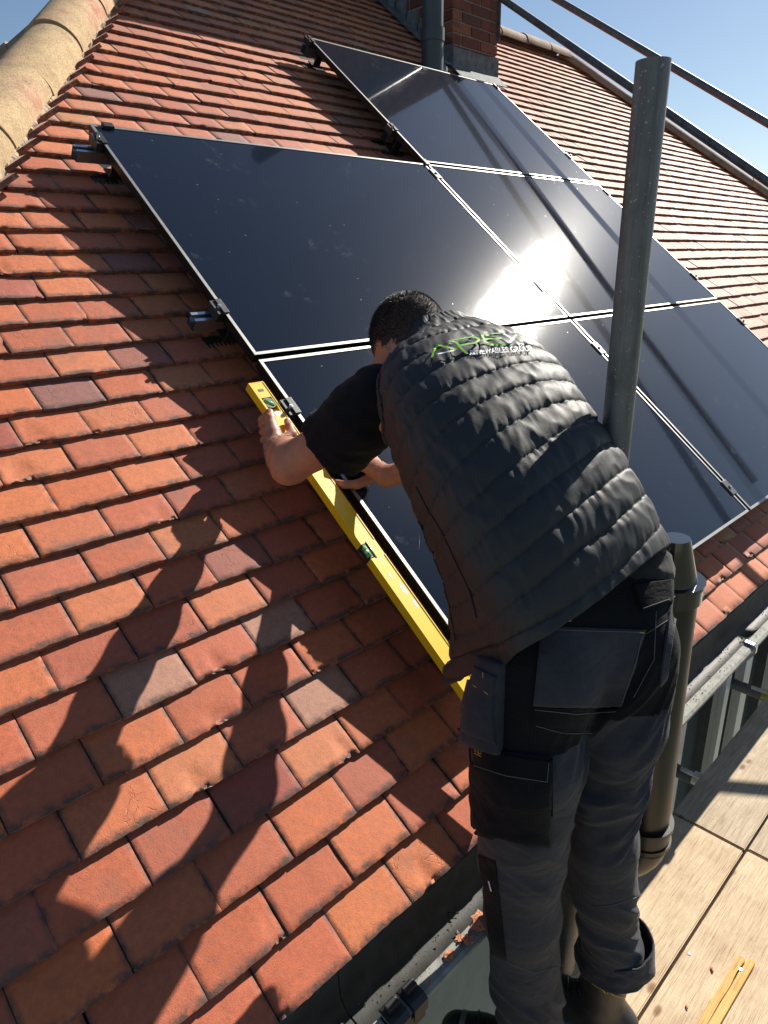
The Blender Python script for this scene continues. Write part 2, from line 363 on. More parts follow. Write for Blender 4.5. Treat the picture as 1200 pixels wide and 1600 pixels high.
# ------------------------------------------------------------------ the house and its roof
house = tag(empty('house', (0, 0, -5.5)), 'hip roofed house with weathered orange clay tiles, brick chimney and grey gutter', 'house')
TU, TG, TH = .1672, .1016, .0150
N0 = -.117
rt = random.Random(7)
def hipL(v): return .004 + (v - 2.624) * .727
def hipR(v): return 6.15 + (4.87 - v) * .72
def tile_field(vmin, vmax, left, right, mapf, detail, phase=0.0, seed=1, skip=None):
    rnd = random.Random(seed); V = []; F = []; A = []
    def emit(vs, fs, at):
        o = len(V); V.extend(vs); A.extend(at)
        for f in fs: F.append(tuple(o + i for i in f))
    j = 0; v0 = vmin
    while v0 < vmax:
        L, Rr = left(v0), right(v0)
        i0 = int((L - phase) / TU) - 2; i1 = int((Rr - phase) / TU) + 2
        for i in range(i0, i1):
            u0 = phase + i * TU + (TU / 2 if j % 2 else 0) + rnd.uniform(-.0022, .0022)
            gap = rnd.uniform(.0005, .0030)
            ua, ub = u0 + gap, u0 + TU - gap * .3
            r0 = rnd.random(); ch = rnd.random(); ch2 = rnd.random(); jit = [rnd.uniform(-1, 1) for _ in range(6)]
            if ub < L or ua > Rr: continue
            if skip and skip(ua, ub, v0): continue
            ua, ub = max(ua, L), min(ub, Rr)
            d = detail(u0, v0)
            nu, nv = ((16, 9), (8, 5), (3, 2), (1, 1))[d]
            us = [k / nu for k in range(nu + 1)]; vsn = [k / nv for k in range(nv + 1)]
            if nu >= 8:
                us = [0, .007] + [.007 + .986 * k / (nu - 2) for k in range(1, nu - 2)] + [.993, 1]
                vsn = [0, .009] + [.009 + .991 * k / (nv - 1) for k in range(1, nv)]
            LEN = .118
            sk = jit[0] * .0012; lift = jit[1] * .0014; tw = jit[2] * .0022; camb = .0006 + .0008 * abs(jit[3]); dv = jit[4] * .0022
            chip = ch < .38 and d < 3
            cu = ch2; cw = .10 + .22 * abs(jit[5]); cd = .010 + .022 * abs(jit[3]); side = ch < .10
            fl = ch < .12
            def P(a, q):
                u = ua + (ub - ua) * a; v = v0 + dv + sk * (a - .5) + q * LEN
                n_ = N0 + lift + tw * (a - .5) - .155 * q * LEN - camb * (2 * a - 1) ** 2 * .6
                if d < 2:
                    z = noise.noise(Vector((u * 26 + seed, v * 26, r0 * 30)))
                    n_ += z * .0006
                    if q <= 0: v += noise.noise(Vector((u * 60, v0 * 20, r0 * 9))) * .0022 + noise.noise(Vector((u * 190, v0 * 20, r0 * 9))) * .0009
                    if q < .001 or a < .001 or a > .999: n_ -= .0009
                if chip:
                    if side:
                        dd = math.hypot((a - (0 if ch2 < .5 else 1)) / (cw * 1.1), (q - .02) / .55)
                    else:
                        dd = math.hypot((a - cu) / cw, q / (cd / LEN * 2.6))
                    nz = noise.noise(Vector((u * 85, v * 85, 3.3 + r0)))
                    if dd + nz * .55 < 1:
                        k = min(1, (1 - dd - nz * .55) * 3)
                        n_ -= k * .0042
                        if q <= 0 and dd < .75: v += k * cd * (.35 + .4 * nz)
                return u, v, n_
            g = [[P(a, q) for a in us] for q in vsn]
            W = len(us)
            vs = [mapf(*p) for row in g for p in row]
            at = [(r0, a, q, 1) for q in vsn for a in us]
            fs = [(r * W + c, r * W + c + 1, (r + 1) * W + c + 1, (r + 1) * W + c) for r in range(len(vsn) - 1) for c in range(W - 1)]
            emit(vs, fs, at)
            # lower edge face
            bot = [(p[0], p[1] + .0012, p[2] - TH * (1 + .08 * jit[0])) for p in g[0]]
            emit([mapf(*p) for p in g[0]] + [mapf(*p) for p in bot], [(W + c, W + c + 1, c + 1, c) for c in range(W - 1)], [(r0, a, .02, 1) for a in us] * 2)
            if d < 3:
                for col, flip in ((0, 0), (-1, 1)):
                    top = [row[col] for row in g]; bt = [(p[0], p[1], p[2] - TH) for p in top]; H = len(top)
                    ff = [(c, c + 1, H + c + 1, H + c) for c in range(H - 1)]
                    if flip: ff = [f[::-1] for f in ff]
                    emit([mapf(*p) for p in top] + [mapf(*p) for p in bt], ff, [(r0, 0, .3, 1)] * (2 * H))
        j += 1; v0 += TG
    return V, F, A
def tile_mesh(name, V, F, A, mat, parent):
    me = bpy.data.meshes.new(name); me.from_pydata(V, [], F); me.update()
    ca = me.color_attributes.new('tc', 'FLOAT_COLOR', 'POINT')
    ca.data.foreach_set('color', np.array(A, dtype=np.float32).ravel())
    return link(name, me, mat, parent, True)
def det(u, v):
    dist = (pl(u, v, 0) - CW).length
    if 0.1 < u < 1.6 and .1 < v < 2.2 or (1.85 < u < 3.4 and .1 < v < 3.3): return 3
    return 0 if dist < 2.3 else 1 if dist < 3.6 else 2 if dist < 6.5 else 3
PH = -.838 - TU * 10
def skipch(ua, ub, v): return ua > 3.50 and ub < 3.98 and 3.98 < v < 5.2
V, F, A = tile_field(.052 - 3 * TG, 4.86, lambda v: max(-2.3, hipL(v)), lambda v: hipR(v), lambda u, v, n: tuple(pl(u, v, n)), det, PH + TU / 2, 3, skipch)
roof = tile_mesh('roof', V, F, A, M['tile'], house)
roof['label'] = 'roof slope of weathered orange plain clay tiles'
RY, RZ = 4.87 * CT + .12 * ST, 4.87 * ST - .12 * CT           # ridge line
EY, EZ = -.14, -.27
XL0, XL1, XR1, XR0 = -2.10, 1.63, 6.15, 9.85
BY = 2 * RY - EY
# underlay of the front slope
b = MB()
b.add([pl(-2.08, -.24, -.158), pl(9.7, -.24, -.158), pl(6.2, 4.84, -.158), pl(1.65, 4.84, -.158)], [(0, 1, 2, 3)])
b.add([(XL0, EY, EZ - .04), (XL1, RY, RZ - .05), (XL0, BY, EZ - .04)], [(0, 1, 2)])
b.add([(XR0, EY, EZ - .04), (XR0, BY, EZ - .04), (XR1, RY, RZ - .05)], [(0, 1, 2)])
b.add([(XL0, BY, EZ - .04), (XL1, RY, RZ - .05), (XR1, RY, RZ - .05), (XR0, BY, EZ - .04)], [(0, 1, 2, 3)])
b.build('roof_underlay', M['under'], roof)
# left hip slope
lsl = math.hypot(XL1 - XL0, RZ - EZ); cl, sl = (XL1 - XL0) / lsl, (RZ - EZ) / lsl
def mapl(u, v, n):   # u runs along -Y
    return (XL0 + v * cl - (n + .117) * sl * 1.0, -u, EZ + v * sl + (n + .117) * cl)
def lf(v): return -(BY - (BY - RY) * v / lsl)
def lr(v): return -(EY + (RY - EY) * v / lsl)
V, F, A = tile_field(0, lsl, lf, lr, mapl, lambda u, v: 2 if -u < 5 else 3, 0, 11)
o = tile_mesh('side_roof', V, F, A, M['tile'], house)
# rear and right slopes, seen only from elsewhere
b = MB()
b.add([(XL0, BY, EZ), (XR0, BY, EZ), (XR1, RY, RZ), (XL1, RY, RZ)], [(0, 1, 2, 3)])
b.add([(XR0, EY, EZ), (XR1, RY, RZ), (XR0, BY, EZ)], [(0, 2, 1)])
me = b.mesh('rear_roof'); ca = me.color_attributes.new('tc', 'FLOAT_COLOR', 'POINT'); ca.data.foreach_set('color', [.2, .5, .5, 1] * len(me.vertices))
link('rear_roof', me, M['tile'], house)
# ridge and hip tiles, each its own piece
def ridge_run(a, bb, upv, r, L, name, mat, squash=1.0, seed=5, over=.03):
    a, bb, upv = Vector(a), Vector(bb), Vector(upv).normalized()
    d = (bb - a); tot = d.length; d.normalize(); upv = (upv - d * upv.dot(d)).normalized(); sd = d.cross(upv)
    k = 0; rr = random.Random(seed); s = 0.0
    while s < tot - .05:
        m_ = MB(); e = min(s + L + over, tot); NS, NA = 7, 22
        dl = rr.uniform(-.006, .006); tl = rr.uniform(-.004, .004)
        vs = []; fs = []
        for shell, ro in ((0, 0), (1, -.016)):
            for q in range(NS + 1):
                t_ = q / NS; c = a + d * (s + (e - s) * t_) + upv * (dl + tl * t_)
                R_ = (r * (1.045 - .06 * t_)) + ro
                if q == 0: R_ -= .002
                for i in range(NA + 1):
                    th = math.pi * (i / NA) ; zz = noise.noise(c * 4 + Vector((i * .3, shell, seed))) * .002
                    vs.append(c + sd * (-math.cos(th) * (R_ + zz)) + upv * (math.sin(th) * (R_ + zz) * squash))
        W = NA + 1; S = (NS + 1) * W
        for q in range(NS):
            for i in range(NA):
                f = (q * W + i, q * W + i + 1, (q + 1) * W + i + 1, (q + 1) * W + i)
                fs.append(f[::-1]); fs.append(tuple(S + x for x in f))
        m_.add(vs, fs, 0, True)
        end = []
        for q in (0, NS):
            ff = [(i, i + 1, W + i + 1, W + i) for i in range(NA)]
            m_.add([vs[q * W + i] for i in range(W)] + [vs[S + q * W + i] for i in range(W)], ff, 0)
        m_.build(name, mat, roof); s += L; k += 1
def face_up(v, off, lift):  # hip axis points
    return pl(hipL(v) - off, v, lift)
ridge_run(pl(hipL(-.25) - .115, -.25, -.155), pl(hipL(4.87) - .085, 4.90, -.13), Vector((-.35, -.35, .87)), .118, .453, 'hip_tile', M['ridge'], .98, 5)
ridge_run(pl(hipR(4.87) + .03, 4.91, -.15), pl(hipR(.0) + .05, .03, -.15), Vector((.35, -.35, .87)), .105, .42, 'hip_tile', simple('ridge_tile_brown', (.30, .20, .135), .85, var=.35, scale=8, bmp=.7, bdist=.003), .9, 6)
ridge_run((XL1, RY, RZ - .02), (XR1 + .05, RY, RZ - .02), (0, 0, 1), .115, .42, 'ridge_tile', bpy.data.materials['ridge_tile_brown'], .9, 8)
ridge_run((XL1, RY + .02, RZ - .03), (XL0, BY, EZ - .03), (-.35, .35, .87), .10, .42, 'hip_tile', bpy.data.materials['ridge_tile_brown'], .9, 9)
# mortar bedding along the left hip: rough lumps
m_ = MB(); rm = random.Random(4)
NN = 520
vs = []; fs = []
for k in range(NN):
    v = -.25 + 5.1 * k / (NN - 1)
    e = noise.noise(Vector((v * 22, 0, 1))) * .018 + noise.noise(Vector((v * 70, 3, 1))) * .009
    st_ = ((v - .052) / TG) % 1.0
    h0 = N0 - .155 * st_ * TG
    u = hipL(v)
    for off, h in ((-.06, .075), (-.010, .036), (.020 + e, .012 + .3 * e), (.027 + e, -.014)):
        z = noise.noise(Vector((v * 50, off * 50, 7))) * .006
        vs.append(pl(u + off, v, h0 + h + z))
for k in range(NN - 1):
    for i in range(3): fs.append((k * 4 + i, k * 4 + i + 1, k * 4 + 5 + i, k * 4 + 4 + i))
m_.add(vs, fs, 0, False); m_.build('hip_mortar', M['mortar'], roof)

# ---- walls
b = MB()
WY = 0.02
b.box(((XL0 + XR0) / 2, (BY + WY) / 2, -2.95), (XR0 - XL0 - .5, BY - WY - .3, 5.0)); 
wall_o = b.build('wall', M['wall'], house)
b = MB(); b.box((3.9, -.065, -.365), (12.0, .02, .17)); b.build('fascia_board', M['soffit'], house)
b = MB(); b.box((3.9, .02, -.455), (12.0, .15, .01)); b.build('soffit', M['soffit'], house)

# ---- gutter: trough with a broad weathered front lip
gut = None
def gutter_piece(x0, x1):
    b = MB()
    prof = [(-.100, -.298), (-.104, -.360), (-.125, -.385), (-.160, -.390), (-.188, -.372), (-.204, -.335), (-.212, -.305)]
    n = len(prof); NX = int((x1 - x0) / .04) + 1
    vs = []; 
    for k in range(NX + 1):
        x = x0 + (x1 - x0) * k / NX
        for y, z in prof: vs.append((x, y, z))
    fs = [(k * n + i, (k + 1) * n + i, (k + 1) * n + i + 1, k * n + i + 1) for k in range(NX) for i in range(n - 1)]
    b.add(vs, [f for q, f in enumerate(fs) if q % (n - 1) < n - 3], 1, True); b.add(vs, [f for q, f in enumerate(fs) if q % (n - 1) >= n - 3], 0, True)
    # lip: grey band falling outward, plus outer skin
    lp = [(-.212, -.305), (-.2135, -.300), (-.238, -.303), (-.2455, -.309), (-.2455, -.318), (-.232, -.345), (-.205, -.385), (-.165, -.402), (-.12, -.400), (-.096, -.372), (-.092, -.298), (-.100, -.298)]
    m = len(lp); vs = []
    for k in range(NX + 1):
        x = x0 + (x1 - x0) * k / NX
        for i, (y, z) in enumerate(lp):
            q = 0
            vs.append((x, y - q, z + q * .5))
    fs = [(k * m + i, (k + 1) * m + i, (k + 1) * m + i + 1, k * m + i + 1) for k in range(NX) for i in range(m - 1)]
    b.add(vs, fs, 0, False)
    return b
b = gutter_piece(-3.0, (-0.6034,-0.1878,-0.3000)[0] - .002)
gut = b.build('gutter', [M['gutter'], M['gutter_in']], house)
b = gutter_piece((-0.6034,-0.1878,-0.3000)[0] + .002, 9.9); b.build('gutter_length', [M['gutter'], M['gutter_in']], gut)
def clip_at(x, w=.018, mat='clip', extra=True):
    b = MB()
    pr = [(-.205, -.296), (-.214, -.290), (-.243, -.292), (-.253, -.300), (-.253, -.325), (-.236, -.356), (-.20, -.40), (-.16, -.41), (-.16, -.402), (-.2, -.388), (-.230, -.348), (-.2465, -.322), (-.2465, -.303), (-.205, -.300)]
    b.prism([(0, y, z) for y, z in pr], (x - w, 0, 0), (x + w, 0, 0))
    if extra:
        b.box((x, -.222, -.286), (w * 1.6, .016, .014), bev=.003)
    b.build('gutter_clip', M[mat], gut)
clip_at((-0.5804,-0.2011,-0.3000)[0]); clip_at((-0.5348,-0.2014,-0.3000)[0])
clip_at((1.1933,-0.1828,-0.3000)[0], .008, 'alu', False)
clip_at(3.0); clip_at(-1.6)
b = MB(); xg = (-0.6034,-0.1878,-0.3000)[0]; b.box((xg + .048, -.245, -.33), (.07, .012, .03), bev=.003); b.build('gutter_clip', M['clip'], gut)
# moss and grit in the gutter
b = MB(); rg = random.Random(9)
for k in range(1500):
    x = rg.uniform(-.9, 3.0); y = rg.uniform(-.238, -.214) if k % 3 else rg.uniform(-.17, -.11); z = -.2995 - (y + .2135) * -.05 if k % 3 else -.383
    s = rg.uniform(.0006, .0022) * (1 if k % 17 else 2.2)
    if not (k % 3): s *= 2
    q = Vector((x, y, z + s * .3)); a = [q + Vector((rg.uniform(-1, 1), rg.uniform(-1, 1), rg.uniform(-.3, .8))) * s for _ in range(5)]
    b.add(a, [(0, 1, 2), (0, 2, 3), (0, 3, 4), (1, 2, 4), (1, 3, 4)])
tag(b.build('gutter_grit', simple('grit', (.13, .10, .07), .95, var=.6, scale=200)), 'fine brown grit and moss scattered in the gutter', 'grit', kind='stuff')

# ---- window in the wall
def win_x(px_x): return px_x
b = MB(); X0, X1 = (1.2210,0.0000,-0.7305)[0] - .12, 3.9
b.box(((X0 + X1) / 2, WY - .006, -1.6), (X1 - X0, .02, 2.2)); win = b.build('window', M['winglass'], house)
b = MB()
b.box(((X0 + X1) / 2, WY - .03, -.51), (X1 - X0, .05, .06)); b.build('head_frame', M['wframe'], win)
b = MB(); b.box(((X0 + X1) / 2, WY - .03, -2.7), (X1 - X0, .05, .08)); b.build('sill', M['wframe'], win)
for x, wd, mt in (((1.5687,0.0000,-0.9311)[0], .07, 'wgrey'), ((1.6547,0.0000,-0.9770)[0] + .02, .055, 'wframe'), ((1.8013,0.0000,-1.0552)[0], .05, 'wgrey'), ((1.9292,0.0000,-1.1235)[0], .09, 'wframe'), ((2.2714,0.0000,-1.3061)[0], .03, 'wgrey'), ((2.4591,0.0000,-1.4062)[0], .07, 'wframe'), (2.95, .05, 'wgrey'), (3.05, .07, 'wframe'), (X0 + .03, .06, 'wframe')):
    b = MB(); b.box((x, WY - .035 - (.01 if mt == 'wframe' else 0), -1.6), (wd, .05, 2.12)); b.build('mullion', M[mt], win)
b = MB(); b.tube(((1.0942,-0.0400,-0.6431)[0], -.04, -.62), ((1.3937,-0.0400,-0.6541)[0] + .9, -.04, -.62), .02); b.build('overflow_pipe', M['wframe'], house)

# ---- chimney with stepped flashing, and vent pipe
chim = None
def bricks(x0, x1, y0, y1, z0, z1, seed=2):
    V = []; F = []; A = []; r = random.Random(seed); bh, bl, mj = .065, .215, .010
    def bx(c, s):
        o = len(V); x, y, z = [q / 2 for q in s]
        bm = bmesh.new(); bmesh.ops.create_cube(bm, size=1)
        for q in bm.verts: q.co = Vector((q.co.x * s[0], q.co.y * s[1], q.co.z * s[2])) + Vector((r.uniform(-.0015, .0015),) * 3)
        bmesh.ops.bevel(bm, geom=bm.edges[:], offset=.004, segments=1, affect='EDGES')
        bm.verts.index_update(); rr = r.random()
        V.extend([tuple(q.co + Vector(c)) for q in bm.verts]); A.extend([(rr, .5, .5, 1)] * len(bm.verts))
        F.extend([tuple(o + q.index for q in f.verts) for f in bm.faces]); bm.free()
    k = 0; z = z0
    while z < z1:
        off = 0 if k % 2 else -.11
        for (ax, a0, a1, fx, nrm) in (('x', x0, x1, y0, -1), ('y', y0, y1, x0, -1), ('x', x0, x1, y1, 1), ('y', y0, y1, x1, 1)):
            s = a0 + (off if ax == 'x' else -.11 - off)
            while s < a1 - .01:
                a, e = max(s, a0), min(s + bl, a1)
                if e - a > .02:
                    dp = .10; cc = (a + e) / 2; zz = z + bh / 2; pj = r.uniform(-.002, .002)
                    if ax == 'x': bx((cc, fx - nrm * (dp / 2 + pj), zz), (e - a - mj * .0, dp, bh))
                    else: bx((fx - nrm * (dp / 2 + pj) , cc, zz), (dp, e - a - .0, bh))
                s += bl + mj
        z += bh + mj; k += 1
    return V, F, A
CX0, CX1, CY0, CY1 = 3.46, 4.01, 3.07, 4.55
V, F, A = bricks(CX0, CX1, CY0, CY1, 2.05, 4.35)
chim = tile_mesh('chimney', V, F, A, M['brick'], house); chim.data.polygons.foreach_set('use_smooth', [False] * len(chim.data.polygons))
b = MB(); b.box(((CX0 + CX1) / 2, (CY0 + CY1) / 2, 3.2), (CX1 - CX0 - .016, CY1 - CY0 - .016, 2.36)); b.build('mortar_core', M['bmortar'], chim)
b = MB()   # apron at the foot, stepped side flashing up the left face
b.box(((CX0 + CX1) / 2, CY0 - .006, 2.40), (CX1 - CX0 + .03, .006, .15), bev=.001)
b.prism([(0, 0, .0), (0, -.10, -.084), (0, -.10, -.078), (0, 0, .008)], (CX0 - .02, CY0 - .006, 2.345), (CX1 + .02, CY0 - .006, 2.345))
k = 0; y = CY0 - .01
def roofz(y_): return RZ - (RY - y_) * ST / CT
while y < RY:
    zz = roofz(y); b.box((CX0 - .005, y + .055, zz + .085), (.006, .13, .17)); y += .12; k += 1
b.prism([(0, 0, 0), (-.12, 0, 0), (-.12, 0, .006), (0, 0, .006)], (CX0, CY0 - .01, roofz(CY0) + .02), (CX0, RY, RZ + .02))
b.box((CX1 + .005, 3.45, 2.75), (.006, .8, .3), None)
b.build('lead_flashing', M['lead'], chim)
b = MB(); b.box(((CX0 + CX1) / 2, (CY0 + CY1) / 2, 4.42), (CX1 - CX0 + .12, CY1 - CY0 + .12, .12)); b.build('chimney_cap', M['bmortar'], chim)
b = MB()
VX, VY = 3.10, 2.95
b.tube((VX, VY, 1.95), (VX, VY, 4.6), .074, 28); b.tube((VX, VY, 2.42), (VX, VY, 2.50), .084, 28); b.tube((VX, VY, 2.10), (VX, VY, 2.42), .078, 28)
b.tube((VX + .02, VY + .0, 2.20), (VX + .16, VY + .06, 2.28), .055, 20)
vp = b.build('vent_pipe', M['vent'], house)
b = MB(); b.tube((VX, VY, 2.05), (VX, VY, 2.20), .15, 28, .085); b.build('pipe_collar', M['lead'], vp)

# ------------------------------------------------------------------ solar panels
PW, PH_, PG, PT = 1.722, 1.134, .02, .030
def make_panel(i, j, label):
    u0 = i * (PW + PG); v0 = j * (PH_ + PG)
    root = empty('solar_panel', mat=PLM @ Matrix.Translation((u0, v0, 0)))
    ML = PLM @ Matrix.Translation((u0, v0, 0))
    L_ = .009
    g = MB(); g.box((PW / 2, PH_ / 2, -.0055), (PW - .012, PH_ - .012, .006))
    def mk(mb, name, mat, par=root):
        me = mb.mesh(name)
        for m in (mat if isinstance(mat, list) else [mat]): me.materials.append(m)
        o = bpy.data.objects.new(name, me); COL.objects.link(o); o.parent = par; return o
    go = mk(g, 'glass', M['glass'])
    f = MB()
    # side walls (butted) and the bright edge on top
    for (cx, cy, sx, sy) in ((PW / 2, .0055, PW, .011), (PW / 2, PH_ - .0055, PW, .011), (.0055, PH_ / 2, .011, PH_ - .022), (PW - .0055, PH_ / 2, .011, PH_ - .022)):
        f.box((cx, cy, -.0165), (sx, sy, .027), mi=0)
        f.box((cx, cy, -.0012), (sx - .0005, sy - .0005, .0026), mi=1)
    # return flange at the back
    for (cx, cy, sx, sy) in ((PW / 2, .0155, PW - .02, .03), (PW / 2, PH_ - .0155, PW - .02, .03)): f.box((cx, cy, -.0305), (sx, sy, .0018), mi=0)
    mk(f, 'frame', [M['frame'], M['lip']])
    k = MB(); k.box((PW / 2, PH_ / 2, -.0105), (PW - .03, PH_ - .03, .003)); mk(k, 'backsheet', M['frame'])
    tag(root, label, 'solar panel', 'black solar panels on the tiled roof')
    return root, mk
def clamp(root, mk, u, v, end):       # end: -1 left edge, 1 right edge, 0 between panels
    c = MB()
    if end:
        s = end
        c.box((u + s * .012, v, -.016), (.024, .060, .032), bev=.0015); c.box((u - s * .004, v, .0035), (.020, .060, .004), bev=.001)
        c.tube((u + s * .010, v - .006, .0), (u + s * .010, v - .006, .012), .0065, 6, mi=1); c.tube((u + s * .010, v - .006, .012), (u + s * .010, v - .006, .0145), .0035, 12, mi=1)
    else:
        c.box((u, v, .0022), (.044, .070, .0036), bev=.001); c.tube((u, v, .004), (u, v, .0105), .0065, 6, mi=1)
    mk(c, 'panel_clamp', [M['dark'], M['alu']])
labels = {(0, 1): 'black solar panel above the bent worker, its free left edge over two bare rail ends',
          (0, 0): 'black solar panel half hidden behind the worker, with the yellow level along its left edge',
          (1, 2): 'topmost black solar panel, just below the brick chimney',
          (1, 1): 'black solar panel directly below the topmost one, right of the sun glare',
          (1, 0): 'black solar panel at the lower right, behind the vertical scaffold pole'}
RV = {0: (.945, .122), 1: (2.205, 1.362), 2: (3.42, 2.60)}
for (i, j), lb in labels.items():
    root, mk = make_panel(i, j, lb)
    for rv in RV[j]:
        v = rv - j * (PH_ + PG)
        if i == 0: clamp(root, mk, 0, v, -1)
        if i == 1 and j == 2: clamp(root, mk, 0, v, -1)
        if i == 1: clamp(root, mk, PW, v, 1)
        if i == 1 and j < 2: clamp(root, mk, -PG / 2, v, 0)
    if (i, j) == (0, 1):
        c = MB(); c.box((.062, PH_ - .004, .003), (.040, .024, .014), bev=.003); mk(c, 'edge_clip', M['clip'])
        c = MB(); c.box((-.003, PH_ - .085, -.001), (.020, .034, .012), bev=.003); mk(c, 'edge_clip', M['clip'])
    if (i, j) == (1, 1):
        c = MB(); c.box((-.01, PH_ + .01, .004), (.03, .045, .010), bev=.003); mk(c, 'edge_clip', M['clip'])

# ------------------------------------------------------------------ mounting rails with roof hooks
def rail(u0, u1, v, label, hooks):
    root = empty('mounting_rail', mat=PLM @ Matrix.Translation((u0, v, -.032)))
    L_ = u1 - u0
    b = MB(); pr = [(-.019, -.040), (.019, -.040), (.019, .0), (.008, .0), (.008, -.004), (.015, -.004), (.015, -.017), (.003, -.020), (.015, -.022), (.015, -.036), (-.015, -.036), (-.015, -.022), (-.003, -.020), (-.015, -.017), (-.015, -.004), (-.008, -.004), (-.008, .0), (-.019, .0)]
    b.prism([(0, y, z) for y, z in pr], (0, 0, 0), (L_, 0, 0), ends=False)
    def fin(mb, nm, mt):
        me = mb.mesh(nm); me.materials.append(M[mt]); o = bpy.data.objects.new(nm, me); COL.objects.link(o); o.parent = root; return o
    fin(b, 'channel', 'alu')
    for h in hooks:
        h -= u0
        b = MB(); b.box((h, -.030, -.042), (.045, .006, .075)); b.box((h, -.005, -.082), (.045, .055, .006)); b.box((h + .0, .06, -.098), (.16, .17, .003))
        for q in range(11): b.box((h - .075 + q * .015, -.03, -.0955), (.006, .03, .004))
        fin(b, 'roof_hook', 'dark')
    tag(root, label, 'mounting rail', 'aluminium rails under the panels')
rail(-.088, 3.50, 2.190, 'aluminium rail whose end pokes out at the top left corner of the left panel', (.055, 1.2, 2.4, 3.3))
rail(-.085, 3.50, 1.362, 'aluminium rail whose bare end shows on the shaded tiles above the yellow level', (.055, 1.2, 2.4, 3.3))
rail(-.01, 3.50, .945, 'aluminium rail under the clamp beside the top of the yellow level', (.2, 1.2, 2.4, 3.3))
rail(.0, 3.50, .122, 'aluminium rail hidden behind the worker near the lowest panel edge', (.2, 1.2, 2.4, 3.3))
rail(1.70, 3.50, 3.40, 'short aluminium rail under the top edge of the topmost panel', (1.80, 3.3))
rail(1.71, 3.50, 2.60, 'short aluminium rail in the dark gap under the left edge of the topmost panel', (1.80, 3.3))

# ------------------------------------------------------------------ scaffold
b = MB(); PXY = (.030, -.2386)
b.tube((*PXY, -1.6), (*PXY, 1.276), .0275, 48, hollow=.0045, segs=30)
tag(b.build('scaffold_pole', M['galv']), 'thick upright galvanised scaffold pole with an open top end, right of the worker', 'scaffold pole')
def tube_thing(name, a, bb, label, cat, group, mat='galv'):
    q = MB(); q.tube(a, bb, .02415, 32, hollow=.004, segs=20); o = q.build(name, M[mat]); return tag(o, label, cat, group)
tube_thing('guard_rail', (3.96, 3.82, 3.415), (3.09, -.72, .455), 'lower of the two sloping scaffold rails against the sky', 'guard rail', 'sloping rails against the sky')
tube_thing('guard_rail', (4.26, 3.95, 3.632), (4.285, -.46, .85), 'upper of the two sloping scaffold rails against the sky', 'guard rail', 'sloping rails against the sky')
BZ = -.760
def board(x0, x1, y0, y1, z, mat, label, seed=0):
    r = random.Random(seed)
    o_ = empty  # boards are single meshes
    bm = bmesh.new(); bmesh.ops.create_cube(bm, size=1)
    L_ = x1 - x0; W_ = y1 - y0; T_ = .038
    for q in bm.verts: q.co = Vector((q.co.x * L_, q.co.y * W_, q.co.z * T_))
    bmesh.ops.bevel(bm, geom=bm.edges[:], offset=.003, segments=2, affect='EDGES')
    m_ = MB(); m_.bm(bm); me = m_.mesh('scaffold_board'); me.materials.append(M[mat])
    o = bpy.data.objects.new('scaffold_board', me); COL.objects.link(o); o.location = ((x0 + x1) / 2, (y0 + y1) / 2, z - T_ / 2)
    return tag(o, label, 'scaffold board', 'timber boards of the walkway')
YE = -.2055
JX = .757
board(-2.0, JX - .002, -.431, YE, BZ, 'board', 'pale timber board under the boots, beside the wall gap', 1)
board(JX + .002, 4.4, -.432, YE + .001, BZ + .003, 'board2', 'greyer timber board beyond the butt joint, beside the window gap', 2)
brd3 = board(-2.2, .765, -.664, -.439, BZ, 'board', 'pale timber board carrying the split yellow batten', 3)
board(.772, 4.3, -.664, -.439, BZ + .001, 'board2', 'timber board at the right edge beyond the joint, away from the wall', 4)
board(-2.1, 2.6, -.895, -.670, BZ, 'board', 'timber board farthest from the wall, behind the split batten', 5)
for x, lb in (((1.7668,-0.1579,-0.8000)[0], 'farther short scaffold tube with yellow tipped end under the boards by the window'), ((1.0447,-0.1813,-0.8000)[0], 'nearer short scaffold tube under the boards by the window')):
    q = MB(); q.tube((x, .015, -.822), (x, -1.3, -.822), .02415, 28, hollow=.004, segs=8)
    root = empty('scaffold_tube', (x, .015, -.822))
    q.build('tube', M['galv'], root)
    q = MB(); q.tube((x, -.165, -.818), (x, -.235, -.818), .0257, 28, caps=True); q.build('end_band', M['tagy'] if 'farther' in lb else M['white'], root)
    q = MB(); q.path([(x - .012, -.12, -.797), (x - .012, -.20, -.797)], .008, 12); q.build('sleeve', M['white'], root)
    tag(root, lb, 'scaffold tube', 'short tubes under the boards')
nq = Vector((0.2998,-0.4535,-0.7595)); b = MB(); b.tube(nq - Vector((0, 0, .002)), nq + Vector((0, 0, .0006)), .0048, 20); b.build('nail_head', M['galv'], brd3)
# ledger running along, under the outer boards
tube_thing('scaffold_ledger', (-3.5, -1.15, -.86), (6.5, -1.15, -.86), 'long scaffold tube running under the boards parallel to the gutter', 'scaffold tube', 'long tubes along the walkway')
